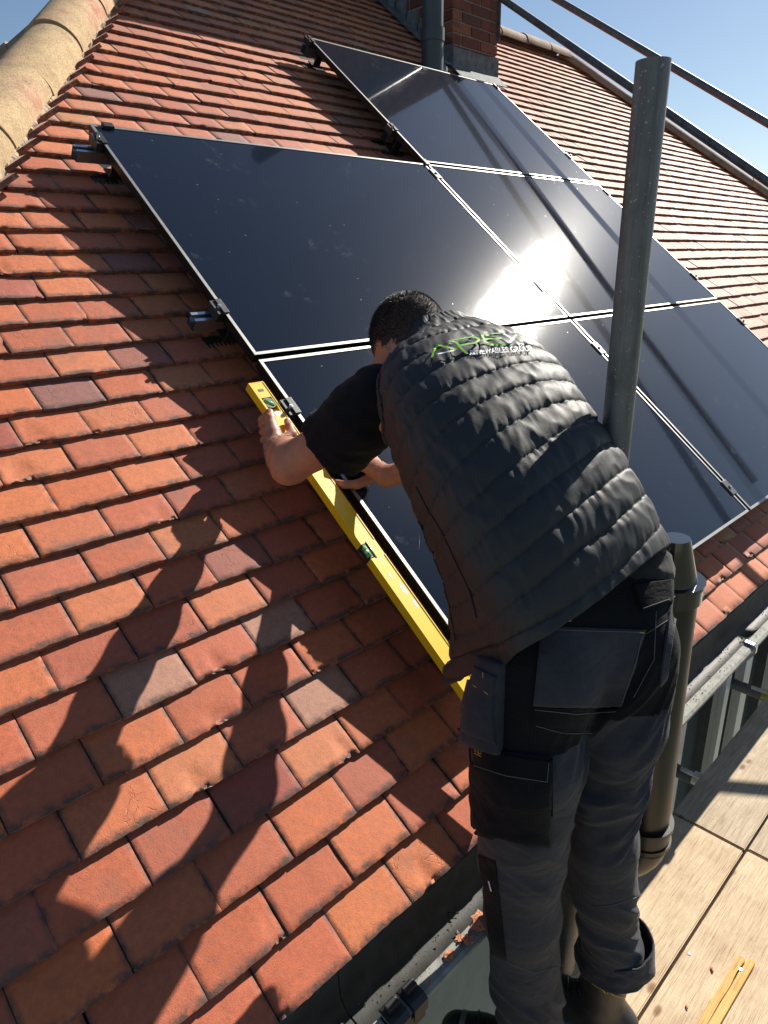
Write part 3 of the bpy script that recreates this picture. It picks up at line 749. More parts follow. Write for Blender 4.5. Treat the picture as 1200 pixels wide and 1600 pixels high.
# split yellow batten with a screw
A0, A1 = Vector((0.3832,-0.5692,-0.7480)), Vector((-0.0449,-0.5582,-0.7480))
d = (A1 - A0).normalized(); sd = Vector((-d.y, d.x, 0)) * -1
root = empty('timber_offcut', A0)
bt = MB()
def plank(poly, z0, z1):
    n = len(poly); vs = [Vector((*p, z0)) for p in poly] + [Vector((*p, z1)) for p in poly]
    bt.add(vs, [tuple(range(n))[::-1], tuple(range(n, 2 * n))] + [(i, (i + 1) % n, n + (i + 1) % n, n + i) for i in range(n)])
def q2(s, t): p = A0 + d * s + sd * t; return (p.x, p.y)
hw = .019
plank([q2(0, -hw), q2(-.004, -.012), q2(.001, -.006), q2(.004, -.0015), q2(.035, -.0008), q2(.06, .0006), q2(.11, -.0004), q2(.16, .0005), q2(.30, .001), q2(.30, -hw)], BZ + .001, BZ + .013)
plank([q2(.012, .0015), q2(.006, .007), q2(.008, hw), q2(.30, hw), q2(.30, .0012), q2(.16, .0028), q2(.11, .0012), q2(.06, .0042), q2(.035, .0030)], BZ + .001, BZ + .013)
bt.build('batten', M['lath'], root)
b = MB(); c = A0 + d * .046; c.z = BZ + .0145
b.tube(c - Vector((0, 0, .004)), c, .0028, 20, .0048); b.box(c + Vector((0, 0, .0003)), (.0052, .0012, .0006), mi=1); b.box(c + Vector((0, 0, .0003)), (.0012, .0052, .0005), mi=1)
b.build('screw', [M['alu'], M['clip']], root)
tag(root, 'split yellow timber batten with a screw in it, lying on the boards', 'timber offcut')

# ---- big dark pipe beside the gutter: socket and bend at the foot, sleeve at the head
PP = Vector((.183, -.335, 0)); ZB, ZT = -.315, .345
root = empty('soil_pipe', (PP.x, PP.y, ZB))
b = MB(); b.tube(PP + Vector((0, 0, ZB)), PP + Vector((0, 0, ZT)), .055, 48); b.build('pipe', M['pipe'], root)
b = MB()
for z0, z1, r in ((ZB - .035, ZB + .005, .0605), (ZB + .005, ZB + .016, .0655), (ZB - .046, ZB - .035, .064)): b.tube(PP + Vector((0, 0, z0)), PP + Vector((0, 0, z1)), r, 48)
b.build('socket', M['pipe'], root)
b = MB(); pts = []
for k in range(9):
    a = R(75) * k / 8; pts.append(PP + Vector((0, 0, ZB - .045)) + Vector((-.35 * .09 * (1 - math.cos(a)), .94 * .09 * (1 - math.cos(a)), -.09 * math.sin(a))))
b.path(pts, .0575, 36); b.build('bend', M['pipe'], root)
b = MB(); e0, e1 = pts[-1], pts[-1] + Vector((-.12, .30, -.03)); b.tube(e0, e1, .055, 36); b.tube(e0 - Vector((0, .01, 0)), e0 + Vector((-.012, .03, -.003)), .0615, 36); b.build('branch_pipe', M['pipe'], root)
b = MB(); b.tube(PP + Vector((0, 0, ZT - .035)), PP + Vector((0, 0, ZT)), .0625, 48); b.tube(PP + Vector((0, 0, ZT)), PP + Vector((0, 0, ZT + .008)), .066, 48)
b.tube(PP + Vector((0, 0, ZT + .008)), PP + Vector((0, 0, ZT + .10)), .050, 40, .028, segs=4)
b.build('head_sleeve', simple('gloss_black', (.008, .008, .009), .08, coat=1), root)
root.rotation_euler = (0, R(-3.4), 0)
tag(root, 'wide dark plastic pipe standing between gutter and boards, with socket and bend at its foot', 'pipe')

# ------------------------------------------------------------------ spirit level
LV0, LV1 = -.145, 1.062
root = empty('spirit_level', mat=PLM @ Matrix.Translation((-.0545, LV1 - .005, -.0185)))
def lvl(mb, nm, mats):
    me = mb.mesh(nm)
    for m in mats: me.materials.append(m)
    o = bpy.data.objects.new(nm, me); COL.objects.link(o); o.parent = root; return o
b = MB(); H = .025; Wd = .050; LN = LV1 - LV0
# body in local coords: x across (broad face up = z), y along (negative = down slope); openings at both end vials and a notch for the centre vial
def seg(y0, y1, x0=-.025, x1=.025, z0=-H / 2, z1=H / 2): b.box(((x0 + x1) / 2, (y0 + y1) / 2, (z0 + z1) / 2), (x1 - x0, y1 - y0, z1 - z0))
seg(-LN + .004, -.628); seg(-.628, -.582, -.006, .025); seg(-.582, -.128); seg(-.128, -.100, .016, .025); seg(-.128, -.100, -.025, -.016)
seg(-.100, -.060, .017, .025); seg(-.100, -.060, -.025, -.017); seg(-.060, -.004); 
# raised edges that give an I profile
for x in (-.0235, .0235):
    for (ya, yb) in ((-LN + .004, -.630), (-.580, -.004)): b.box((x, (ya + yb) / 2, .0133), (.003, yb - ya, .0016))
lvl(b, 'body', [M['yellow']])
b = MB(); b.box((0, -.002, 0), (.0508, .004, .0258), bev=.001); lvl(b, 'end_cap', [M['yellow']])
b = MB(); b.box((0, -LN + .002, 0), (.0508, .004, .0258), bev=.001); lvl(b, 'end_cap', [M['yellow']])
b = MB(); b.box((.0, -.032, .0128), (.018, .009, .001), bev=.0004); lvl(b, 'hang_slot', [M['clip']])
def ring(cx, cy, r0, r1, z):
    n = 28; vs = [(cx + rr * math.cos(2 * math.pi * i / n), cy + rr * math.sin(2 * math.pi * i / n), z) for rr in (r0, r1) for i in range(n)]
    return vs, [(i, n + i, n + (i + 1) % n, (i + 1) % n) for i in range(n)]
b = MB(); b.box((0, -.094, -.004), (.034, .068, .014), mi=0); b.tube((0, -.080, -.004), (0, -.080, .0118), .0195, 28, mi=1); b.path([(-.011, -.070, .010), (.011, -.090, .010)], .0058, 14, mi=2)
b.path([(-.003, -.0773, .0125), (.003, -.0828, .0125)], .0032, 10, mi=3)
lvl(b, 'end_vial', [M['yellow'], M['clip'], M['vial'], M['lwhite']])
b = MB(); b.box((-.0145, -.605, 0), (.0165, .044, .0235), mi=0, bev=.002); b.path([(-.018, -.590, .006), (-.0175, -.605, .007), (-.018, -.620, .006)], .0072, 16, mi=1); b.path([(-.020, -.601, .0105), (-.020, -.609, .0105)], .0042, 12, mi=2)
for yy in (-.598, -.612): b.path([(-.018 + .0074 * math.cos(a), yy, .0066 + .0074 * math.sin(a)) for a in [k * .5 for k in range(13)]], .0005, 5, mi=0)
# pale collar around the notch
b.path([(-.006 + .0 , -.579, .0130), (-.0055 , -.605, .0132), (-.006, -.631, .0130)], .0016, 8, mi=3)
lvl(b, 'centre_vial', [M['clip'], M['vial'], M['lwhite'], M['alu']])
b = MB(); rs = random.Random(12)
for (cx, cy, rx, ry) in ((.008, -.735, .008, .020), (.012, -.782, .006, .014), (-.002, -.690, .004, .010), (.004, -.640, .004, .004), (.0, -.655, .003, .003), (.004, -.123, .013, .010)):
    n = 22; ph = rs.uniform(0, 9); pts = [(cx, cy, .01265)] + [(cx + rx * math.cos(2 * math.pi * i / n) * (1 + .35 * noise.noise(Vector((i * .9, ph, 0)))), cy + ry * math.sin(2 * math.pi * i / n) * (1 + .35 * noise.noise(Vector((i * .9, ph, 5)))), .01265) for i in range(n)]
    b.add(pts, [(0, 1 + i, 1 + (i + 1) % n) for i in range(n)]); lvl(b, 'scuff_mark', [M['yellow2']]); b = MB()
tag(root, 'long yellow spirit level held along the left edge of the lowest panel', 'spirit level')

# ------------------------------------------------------------------ clay fragments on the gutter lip
rf = random.Random(21)
for (x_, y_, s, lb) in (((-0.3266,-0.1801,-0.2990)[0], -.226, .016, 'largest orange clay crumb on the gutter lip, beside the trouser leg'), ((-0.3038,-0.1858,-0.2990)[0], -.232, .011, 'orange clay crumb on the gutter lip, the one nearest the trouser leg'),
                        ((-0.3747,-0.1906,-0.2990)[0], -.232, .009, 'small round orange clay crumb on the gutter lip below the largest one'), ((-0.3840,-0.1643,-0.2990)[0], -.219, .007, 'flat orange clay crumb at the inner side of the gutter lip'),
                        ((-0.4271,-0.1916,-0.2990)[0], -.228, .009, 'dark sided clay crumb on the gutter lip, the one nearest the clips'), ((-0.4919,-0.1960,-0.2990)[0], -.235, .003, 'tiny pink clay chip on the outer gutter lip above the clips')):
    bm = bmesh.new(); bmesh.ops.create_icosphere(bm, subdivisions=3, radius=s)
    ph = Vector((rf.uniform(0, 9), rf.uniform(0, 9), rf.uniform(0, 9)))
    for q in bm.verts:
        k = 1 + .9 * noise.noise(q.co / s * 1.6 + ph) + .35 * noise.noise(q.co / s * 4 + ph)
        q.co = q.co * max(.35, k); q.co.z *= .38; q.co.x *= 1.25
    m_ = MB(); m_.bm(bm); me = m_.mesh('clay_fragment'); me.materials.append(simple('crumbled_clay', (.50, .22, .12), .95, var=.4, scale=200, bmp=1, bdist=.002, bscale=400) if 'crumbled_clay' not in bpy.data.materials else bpy.data.materials['crumbled_clay'])
    o = bpy.data.objects.new('clay_fragment', me); COL.objects.link(o); o.location = (x_, y_, -.300 + s * .22)
    tag(o, lb, 'clay fragment', 'clay crumbs on the gutter')
for (p, s, lb) in (((0.2952,-0.5147,-0.7570), .005, 'dark brown chip lying on the boards beside the batten'), ((0.1549,-0.5076,-0.7570), .0035, 'small red chip lying on the boards left of the batten')):
    bm = bmesh.new(); bmesh.ops.create_cube(bm, size=1)
    for q in bm.verts: q.co = Vector((q.co.x * s * 2.6, q.co.y * s * 1.1, q.co.z * s * .9)) + Vector((rf.uniform(-1, 1), rf.uniform(-1, 1), 0)) * s * .3
    bmesh.ops.bevel(bm, geom=bm.edges[:], offset=s * .15, segments=1, affect='EDGES')
    m_ = MB(); m_.bm(bm, Matrix.Rotation(.6, 4, 'Z')); me = m_.mesh('wood_chip'); me.materials.append(bpy.data.materials['crumbled_clay']); o = bpy.data.objects.new('wood_chip', me); COL.objects.link(o); o.location = p
    tag(o, lb, 'chip')
# ------------------------------------------------------------------ the worker
person = tag(empty('person', (-.10, -.34, -.76)), 'worker in black quilted vest and dark work trousers bending forward, holding the yellow level', 'person')
class Field:
    def __init__(s, lo, hi, h):
        s.lo = np.array(lo, float); s.h = h; s.n = np.ceil((np.array(hi) - s.lo) / h).astype(int) + 1
        s.F = np.full(s.n, .04, np.float32)
    def _blk(s, lo, hi):
        a = np.clip(np.floor((lo - s.lo) / s.h).astype(int), 0, s.n - 1); b = np.clip(np.ceil((hi - s.lo) / s.h).astype(int) + 1, 1, s.n)
        ax = [s.lo[i] + s.h * np.arange(a[i], b[i]) for i in range(3)]
        P = np.stack(np.meshgrid(*ax, indexing='ij'), -1).astype(np.float32)
        return tuple(slice(a[i], b[i]) for i in range(3)), P
    def _put(s, sl, d, k, sub=False):
        A = s.F[sl]
        if sub:
            d = -d; h = np.maximum(k - np.abs(A - d), 0) / max(k, 1e-6); s.F[sl] = np.maximum(A, d) + h * h * k * .25; return
        h = np.maximum(k - np.abs(A - d), 0) / max(k, 1e-6)
        s.F[sl] = np.minimum(A, d) - h * h * k * .25
    def cap(s, a, ra, b, rb, k=.02, sub=False):
        a, b = np.array(a, float), np.array(b, float); m = max(ra, rb) + .04
        sl, P = s._blk(np.minimum(a, b) - m, np.maximum(a, b) + m)
        ab = (b - a); t = np.clip(((P - a) @ ab) / max(ab @ ab, 1e-9), 0, 1)
        d = np.linalg.norm(P - (a + t[..., None] * ab), axis=-1) - (ra + (rb - ra) * t)
        s._put(sl, d.astype(np.float32), k, sub)
    def chain(s, pts, k=.02):
        for (a, ra), (b, rb) in zip(pts[:-1], pts[1:]): s.cap(a, ra, b, rb, k)
    def ell(s, c, ax, r, k=.02, sub=False):
        c = np.array(c, float); r = np.array(r, float); A = np.array([list(q) for q in ax], float); m = r.max() + .04
        sl, P = s._blk(c - m, c + m); q = (P - c) @ A.T
        k0 = np.linalg.norm(q / r, axis=-1); k1 = np.linalg.norm(q / (r * r), axis=-1)
        s._put(sl, (k0 * (k0 - 1) / np.maximum(k1, 1e-6)).astype(np.float32), k, sub)
    def cut(s, p, n):   # keep the side the normal points away from
        ax = [s.lo[i] + s.h * np.arange(s.n[i]) for i in range(3)]
        d = (ax[0][:, None, None] - p[0]) * n[0] + (ax[1][None, :, None] - p[1]) * n[1] + (ax[2][None, None, :] - p[2]) * n[2]
        s.F = np.maximum(s.F, d.astype(np.float32))
    def surface(s):
        F = s.F; neg = F < 0; c = np.zeros(tuple(s.n - 1), np.int8)
        for dx in (0, 1):
            for dy in (0, 1):
                for dz in (0, 1): c += neg[dx:dx + s.n[0] - 1, dy:dy + s.n[1] - 1, dz:dz + s.n[2] - 1]
        act = (c > 0) & (c < 8); idx = np.argwhere(act); ids = np.full(act.shape, -1, np.int32); ids[act] = np.arange(len(idx))
        acc = np.zeros((len(idx), 3)); cnt = np.zeros(len(idx))
        cor = [(x, y, z) for x in (0, 1) for y in (0, 1) for z in (0, 1)]
        for a in cor:
            for ax_ in range(3):
                if a[ax_]: continue
                b = list(a); b[ax_] = 1
                fa = F[tuple((idx + a).T)]; fb = F[tuple((idx + b).T)]; m = (fa < 0) != (fb < 0)
                t = np.where(m, fa / np.where(m, fa - fb, 1), 0)
                p = np.array(a, float)[None] + t[:, None] * (np.array(b) - np.array(a))[None]
                acc[m] += p[m]; cnt[m] += 1
        V = s.lo + s.h * (idx + acc / cnt[:, None])
        Q = []
        for ax_ in range(3):
            o1, o2 = [i for i in range(3) if i != ax_]
            sa = [slice(None)] * 3; sb = [slice(None)] * 3; sa[ax_] = slice(0, -1); sb[ax_] = slice(1, None)
            e = neg[tuple(sa)] != neg[tuple(sb)]; E = np.argwhere(e)
            E = E[(E[:, o1] > 0) & (E[:, o2] > 0) & (E[:, o1] < s.n[o1] - 1) & (E[:, o2] < s.n[o2] - 1)]
            d1 = np.zeros(3, int); d1[o1] = 1; d2 = np.zeros(3, int); d2[o2] = 1
            q = np.stack([ids[tuple((E - d1 - d2).T)], ids[tuple((E - d2).T)], ids[tuple(E.T)], ids[tuple((E - d1).T)]], 1)
            inside = neg[tuple(E.T)]
            fl = inside if ax_ != 1 else ~inside
            q[~fl] = q[~fl][:, ::-1]; Q.append(q)
        return V, np.concatenate(Q)
def np_mesh(name, V, Q, smooth_it=0):
    me = bpy.data.meshes.new(name)
    if smooth_it:
        E = np.unique(np.sort(np.concatenate([Q[:, [0, 1]], Q[:, [1, 2]], Q[:, [2, 3]], Q[:, [3, 0]]]), 1), axis=0)
        for it in range(smooth_it):
            for lam in (.5, -.52):
                acc = np.zeros_like(V); cn = np.zeros(len(V))
                for i in range(3): acc[:, i] = np.bincount(E[:, 0], V[E[:, 1], i], len(V)) + np.bincount(E[:, 1], V[E[:, 0], i], len(V))
                cn = np.bincount(E[:, 0], minlength=len(V)) + np.bincount(E[:, 1], minlength=len(V))
                V = V + lam * (acc / np.maximum(cn, 1)[:, None] - V)
    me.vertices.add(len(V)); me.vertices.foreach_set('co', V.astype(np.float32).ravel())
    me.loops.add(Q.size); me.loops.foreach_set('vertex_index', Q.astype(np.int32).ravel())
    me.polygons.add(len(Q)); me.polygons.foreach_set('loop_start', np.arange(0, Q.size, 4, dtype=np.int32)); me.polygons.foreach_set('loop_total', np.full(len(Q), 4, np.int32))
    me.update(calc_edges=True); me.validate()
    return me
def vnorm(me):
    n_ = np.zeros(len(me.vertices) * 3, np.float32); me.vertices.foreach_get('normal', n_); return n_.reshape(-1, 3)
def getco(me):
    n_ = np.zeros(len(me.vertices) * 3, np.float32); me.vertices.foreach_get('co', n_); return n_.reshape(-1, 3)
def setco(me, V): me.vertices.foreach_set('co', V.astype(np.float32).ravel()); me.update()
def A3(*v): return np.array(v, float)
def nrm(v): v = np.array(v, float); return v / np.linalg.norm(v)

# ---- body: head, neck, trunk, both arms and hands in one surface
HC = A3(*(-0.0276,0.2531,0.8079))
hf = nrm((-.14, .68, -.74)); hu = nrm(A3(0.02, .74, .68) - hf * (A3(0.02, .74, .68) @ hf)); hl = np.cross(hf, hu)     # facing, crown, right ear
if hl[0] < 0: hl = -hl
C7 = A3(*(-0.0467,0.1538,0.7809))
F = Field((-.44, -.40, .18), (.34, .84, 1.02), .0032)
hp = lambda x, y, z: HC + hl * x + hf * y + hu * z
AX = (hl, hf, hu)
F.ell(hp(0, -.012, .012), AX, (.075, .092, .088), .02)
F.ell(hp(0, .030, -.045), AX, (.058, .062, .072), .03)
F.cap(hp(0, .075, -.098), .020, hp(0, .055, -.085), .03, .03)           # chin
F.cap(hp(0, .098, -.005), .010, hp(0, .112, -.038), .0125, .012)        # nose
F.cap(hp(-.03, .085, .012), .009, hp(.03, .085, .012), .009, .012)      # brow
F.cap(hp(-.018, .092, -.066), .006, hp(.018, .092, -.066), .006, .006); F.cap(hp(-.016, .091, -.078), .006, hp(.016, .091, -.078), .006, .006)
for s in (-1, 1):
    F.ell(hp(s * .079, -.004, -.022), (nrm(hl + hf * .3 * s * -1), hf, hu), (.0075, .018, .031), .006)
    F.ell(hp(s * .086, -.008, -.020), AX, (.005, .010, .018), .003, sub=True)
    F.cap(hp(s * .040, .070, -.030), .02, hp(s * .048, .060, -.03), .02, .03)
F.chain([(C7 + A3(0, -.03, -.05), .075), (C7 + A3(0, .02, .0), .062), (hp(0, -.03, -.055), .056), (hp(0, -.01, -.02), .06)], .03)
SHL, SHR = A3(*(-0.1396,0.2074,0.6768)), A3(*(0.1464,0.0484,0.7123))
F.chain([(SHL, .062), (C7 + A3(0, -.02, -.07), .075), (SHR, .062)], .04)
F.chain([(C7 + A3(0, -.04, -.09), .10), (A3(*(-0.1325,-0.1200,0.5449)), .08), (A3(*(-0.1240,-0.2506,0.4213)), .06)], .05)
ELL, WRL = A3(*(-0.2311,0.4413,0.5339)), A3(*(-0.1380,0.6345,0.5220))
F.chain([(SHL, .060), (SHL * .5 + ELL * .5, .053), (ELL, .046)], .02)
F.cap(A3(*(-0.2486,0.4425,0.5170)), .034, ELL, .040, .02)
F.chain([(ELL, .046), (ELL * .72 + WRL * .28, .047), (ELL * .35 + WRL * .65, .037), (WRL, .0275)], .02)
ELR, WRR = A3(*(0.1490,0.1840,0.5140)), A3(*(0.0484,0.4039,0.4435))
F.chain([(SHR, .060), (SHR * .5 + ELR * .5, .05), (ELR, .043)], .02)
F.chain([(ELR, .044), (ELR * .7 + WRR * .3, .044), (ELR * .3 + WRR * .7, .034), (WRR, .026)], .02)
def q3(p): return np.array(p, float)
def hand(wr, knk, fingers, thumb, up):
    for kp in knk: F.cap(wr, .0165, kp, .0125, .012)
    F.cap(wr, .0275, (wr + sum(knk) / 4) / 2, .021, .015)
    for f in fingers:
        F.chain(list(zip(f, (.0105, .0098, .0088, .0078))), .0035)
    F.chain(list(zip(thumb, (.0165, .0125, .0112, .0095))), .006)
pw = lambda u, v, n: np.array(pl(u - .0245, v, n + .0245))
# left hand: palm on the outer edge of the level, fingers closing under it, thumb on its face
kL = [pw(-.083, .915, .004), pw(-.094, .895, .006), pw(-.102, .875, .002), pw(-.108, .855, -.006)]
fL = []
for i, (kp, du) in enumerate(zip(((-.083, .915, .004), (-.094, .895, .006), (-.102, .875, .002), (-.108, .855, -.006)), (0, .003, .002, -.004))):
    u, v, n_ = kp
    fL.append([pw(u, v, n_), pw(u - .006 + .004 * i * 0, v + .010, n_ - .036), pw(-.072 + .002 * i, v + .012, -.066 - .001 * i), pw(-.050 + .003 * i + du, v + .010, -.068)])
tL = [WRL * .72 + pw(-.05, .84, .0) * .28, pw(-.052, .838, -.004), pw(-.040, .868, -.010), pw(-.028, .892, -.0185)]
hand(WRL, kL, fL, tL, None)
# right hand: reaching past the torso, thumb on the face of the level, fingers over the panel edge
kR = [np.array((0.0492,0.5322,0.4541)), np.array((0.0717,0.5326,0.4622)), np.array((0.0967,0.5330,0.4625)), np.array((0.1227,0.5317,0.4537))]
fR = [[kR[0], np.array((0.0233,0.5552,0.4753)), np.array((0.0112,0.5814,0.4785)), np.array((0.0109,0.6089,0.4699))],
      [kR[1], np.array((0.0605,0.5640,0.4902)), np.array((0.0522,0.5945,0.4995)), np.array((0.0565,0.6272,0.4950))],
      [kR[2], np.array((0.0917,0.5635,0.4898)), np.array((0.0891,0.5924,0.5003)), np.array((0.0850,0.6095,0.5038))],
      [kR[3], np.array((0.1193,0.5563,0.4763)), np.array((0.1159,0.5764,0.4847)), np.array((0.1140,0.5904,0.4884))]]
tR = [np.array((0.0643,0.4800,0.4170)), np.array((0.0177,0.4870,0.4098)), np.array((-0.0097,0.5084,0.4117)), np.array((-0.0252,0.5405,0.4158))]
hand(WRR, kR, fR, tR, None)
V_, Q_ = F.surface()
me = np_mesh('body', V_, Q_, 2)
V_ = getco(me).astype(float); N_ = vnorm(me)
lc_ = (np.array([list(q.center) for q in me.polygons]) - hp(0, 0, 0)); lx_, ly_, lz_ = lc_ @ hl, lc_ @ hf, lc_ @ hu
jt_ = np.array([noise.noise(Vector(q.center) * 120) for q in me.polygons]) * .012
def hair_mask(x, y, z, j): return (np.linalg.norm(np.stack([x, y, z]), axis=0) < .135) & (((z + j > .020) & (y + j < .072)) | ((y + j < .012) & (z + j > -.012)) | ((y + j < -.022) & (z + j > -.088 + .35 * np.abs(x))))
me.materials.append(M['skin']); me.materials.append(M['scalp']); me.polygons.foreach_set('material_index', hair_mask(lx_, ly_, lz_, jt_).astype(np.int32))
body = bpy.data.objects.new('body', me); COL.objects.link(body); body.parent = person; body.matrix_parent_inverse = world_of(person).inverted(); me.polygons.foreach_set('use_smooth', [True] * len(me.polygons))
body_bvh = BVHTree.FromPolygons([tuple(v) for v in V_], [tuple(p.vertices) for p in me.polygons])
for (f, L_) in ((tL, .0095), (tR, .0095), (fR[0], .0078)):         # nails
    a, b_ = Vector(f[-2]), Vector(f[-1]); d = (b_ - a).normalized()
    up = Vector((0, -ST, CT)); up = (up - d * up.dot(d)).normalized()
    bm = bmesh.new(); bmesh.ops.create_uvsphere(bm, u_segments=14, v_segments=8, radius=1)
    sd = d.cross(up)
    Mx = Matrix((( *(sd * .0058),), ( *(d * .0072),), (*(up * .0016),))).transposed().to_4x4()
    m_ = MB(); m_.bm(bm, Matrix.Translation(b_ + up * (L_ - .0006) + d * .001) @ Mx, 0, True); m_.build('nail', simple('nail', (.62, .40, .33), .3, var=.05) if 'nail' not in bpy.data.materials else bpy.data.materials['nail'], body)
for s in (-1, 1):
    bm = bmesh.new(); bmesh.ops.create_uvsphere(bm, u_segments=16, v_segments=12, radius=.0115); m_ = MB(); m_.bm(bm, Matrix.Translation(hp(s * .031, .074, -.010)), 0, True); m_.build('eye', M['lwhite'], body)
# ---- cropped hair: scalp shell and short strands
rh = random.Random(3)
def scalp_ok(x, y, z):      # head coordinates (unit directions)
    if z > .30: return y < .80
    if y > .35: return False
    if abs(x) > .80 and z < -.02: return False
    return z > -.62 - .0 * y if y < -.45 else z > -.12
cent = Vector(hp(0, -.012, .012))
m_ = MB(); n_str = 0
def d_w(d): return Vector(hl) * d.x + Vector(hf) * d.y + Vector(hu) * d.z
def nape_ok(d): return d.y < -.15 and abs(d.x) < .95 and d.z > -.90
while n_str < 22000:
    d = Vector((rh.gauss(0, 1), rh.gauss(0, 1), rh.gauss(0, 1))).normalized()
    jx = rh.gauss(0, .05)
    h_ = body_bvh.ray_cast(cent + d_w(d) * .16, -d_w(d))
    if h_[0] is None: continue
    p, nn = h_[0], h_[1]; lc = p - cent; lz = lc.dot(Vector(hu)); ly = lc.dot(Vector(hf))
    lp = p - Vector(hp(0, 0, 0)); j_ = rh.gauss(0, .005)
    if not hair_mask(np.array([lp.dot(Vector(hl))]), np.array([lp.dot(Vector(hf))]), np.array([lp.dot(Vector(hu))]), j_)[0]: continue
    n_str += 1
    ln = (.0070 if lz > .03 else .0045 if lz > -.01 else .0030) * rh.uniform(.6, 1.2)
    g = (nn + Vector(hf) * .35 + Vector((rh.uniform(-1, 1), rh.uniform(-1, 1), rh.uniform(-1, 1))) * .38).normalized()
    sd = g.cross(nn).normalized() if g.cross(nn).length > .01 else g.orthogonal().normalized(); w_ = .00042; s2 = g.cross(sd)
    m_.add([p + sd * w_, p - sd * w_ * .5 + s2 * w_ * .8, p - sd * w_ * .5 - s2 * w_ * .8, p + g * ln + Vector((0, 0, -.0006))], [(0, 1, 3), (1, 2, 3), (2, 0, 3)], 0)
hair = m_.build('hair', M['hair'], person)
# fine hairs on the forearms
m_ = MB(); cnt = 0
for (ea, eb, n0) in ((ELL, WRL, 2600), (ELR, WRR, 1300)):
    ea, eb = Vector(ea), Vector(eb); ax_ = (eb - ea).normalized()
    for k in range(n0):
        t = rh.uniform(.25, 1.12); q = ea + (eb - ea) * t; dd = Vector((rh.gauss(0, 1), rh.gauss(0, 1), rh.gauss(0, 1))); dd = (dd - ax_ * dd.dot(ax_)).normalized()
        hit_ = body_bvh.ray_cast(q + dd * .09, -dd)
        if hit_[0] is None: continue
        p, nn = hit_[0], hit_[1]; g = (nn * .5 + ax_ * .6 + Vector((rh.uniform(-1, 1),) * 3) * .3 + Vector((rh.gauss(0, .3), rh.gauss(0, .3), rh.gauss(0, .3)))).normalized(); sd = g.orthogonal().normalized() * .00026
        m_.add([p + sd, p - sd, p + g * rh.uniform(.004, .009)], [(0, 1, 2)], 0)
m_.build('arm_hair', M['armhair'], body)

# ---- vest: quilted shell lofted along the bent back
def frames(rows):
    out = []
    for (c, a, bb, bf, tl, tb) in rows: out.append([np.array(c, float), a, bb, bf, tl, tb])
    return out
VR = [  # centre, half width, back depth, front depth
    ((-0.1762,-0.3303,0.3393), .194, .088, .280),
    ((-0.1659,-0.3094,0.3917), .198, .094, .270),
    ((-0.1583,-0.2610,0.4668), .200, .106, .245),
    ((-0.1498,-0.1902,0.5493), .197, .116, .208),
    ((-0.1338,-0.1076,0.6258), .193, .118, .178),
    ((-0.1012,-0.0256,0.6890), .193, .114, .152),
    ((-0.0657,0.0460,0.7372), .186, .104, .134),
    ((-0.0392,0.0957,0.7689), .164, .088, .112),
    ((-0.0238,0.1265,0.7862), .134, .078, .094),
    ((-0.0158,0.1496,0.7973), .108, .071, .080),
    ((-0.0107,0.1707,0.8076), .088, .066, .070),
    ((-0.0046,0.1910,0.8182), .079, .064, .066)]
cen = np.array([r[0] for r in VR]); par = np.array([r[1:] for r in VR])
seglen = np.r_[0, np.cumsum(np.linalg.norm(np.diff(cen, axis=0), axis=1))]
def interp(s, arr):
    # Catmull-Rom along chord length
    i = min(max(np.searchsorted(seglen, s) - 1, 0), len(seglen) - 2); t = (s - seglen[i]) / (seglen[i + 1] - seglen[i])
    p = [arr[min(max(i + k, 0), len(arr) - 1)] for k in (-1, 0, 1, 2)]
    return .5 * ((2 * p[1]) + (-p[0] + p[2]) * t + (2 * p[0] - 5 * p[1] + 4 * p[2] - p[3]) * t * t + (-p[0] + 3 * p[1] - 3 * p[2] + p[3]) * t ** 3)
STOT = seglen[-1]
LATlo, LAThi = nrm((.955, -.29, .03)), nrm((.925, -.36, .12))
NS_, NTH = 330, 300; NB = 14.0
def vest_pt(fs, th, off=0.0, puff=True):
    s = fs * STOT; c = interp(s, cen); a, bb, bf = interp(s, par)
    e = .012; t = nrm(interp(min(s + e, STOT), cen) - interp(max(s - e, 0), cen))
    l = LATlo * (1 - fs) + LAThi * fs; l = nrm(l - t * (l @ t)); nb = np.cross(l, t)
    cs, sn = math.cos(th), math.sin(th)              # th = 0 right side, pi/2 back, pi left, 3pi/2 front
    p_ = 2.35; rr = (abs(cs) ** p_ + abs(sn) ** p_) ** (-1 / p_)
    x = a * cs * rr; y = (bb if sn > 0 else bf) * sn * rr
    nl = nrm(l * (cs / a) + nb * (sn / (bb if sn > 0 else bf)))
    g = 0.0
    if puff:
        # spine groove and shoulder blades, then tubes and pinches
        g -= .003 * math.exp(-((th - math.pi / 2) / .35) ** 2)
        q = fs * NB - .95 * math.cos(th) + .10 * math.sin(th * 2 + .4) + .06 * noise.noise(Vector((th * 2.0, fs * 6, 1.7)))
        fr = q - math.floor(q); band = math.floor(q)
        amp = .0075 if fs < .86 else .0035
        prof = max(0.0, math.sin(math.pi * fr)) ** .42
        h = prof * amp * (1 + .25 * noise.noise(Vector((th * 1.5, band * 3.1, 0))))
        near = math.exp(-min(fr, 1 - fr) / .20)
        w1 = noise.noise(Vector((th * 16 + band * 7.7, fs * 10, band * 1.3))); w2 = noise.noise(Vector((th * 38 + band * 3.3, fs * 22, 4.1))); w3 = noise.noise(Vector((th * 7 + fs * 12, fs * 34, 9.0)))
        h += (w1 * .0022 + w2 * .0024) * (.10 + near) + w3 * .0012
        h += .0045 * (1 - abs(noise.noise(Vector((th * 5 - fs * 9, fs * 15 + th * 3, 2.2)))) * 4) * .25
        g += h
    return c + l * x + nb * y + nl * (g + off), nl
vs = []; 
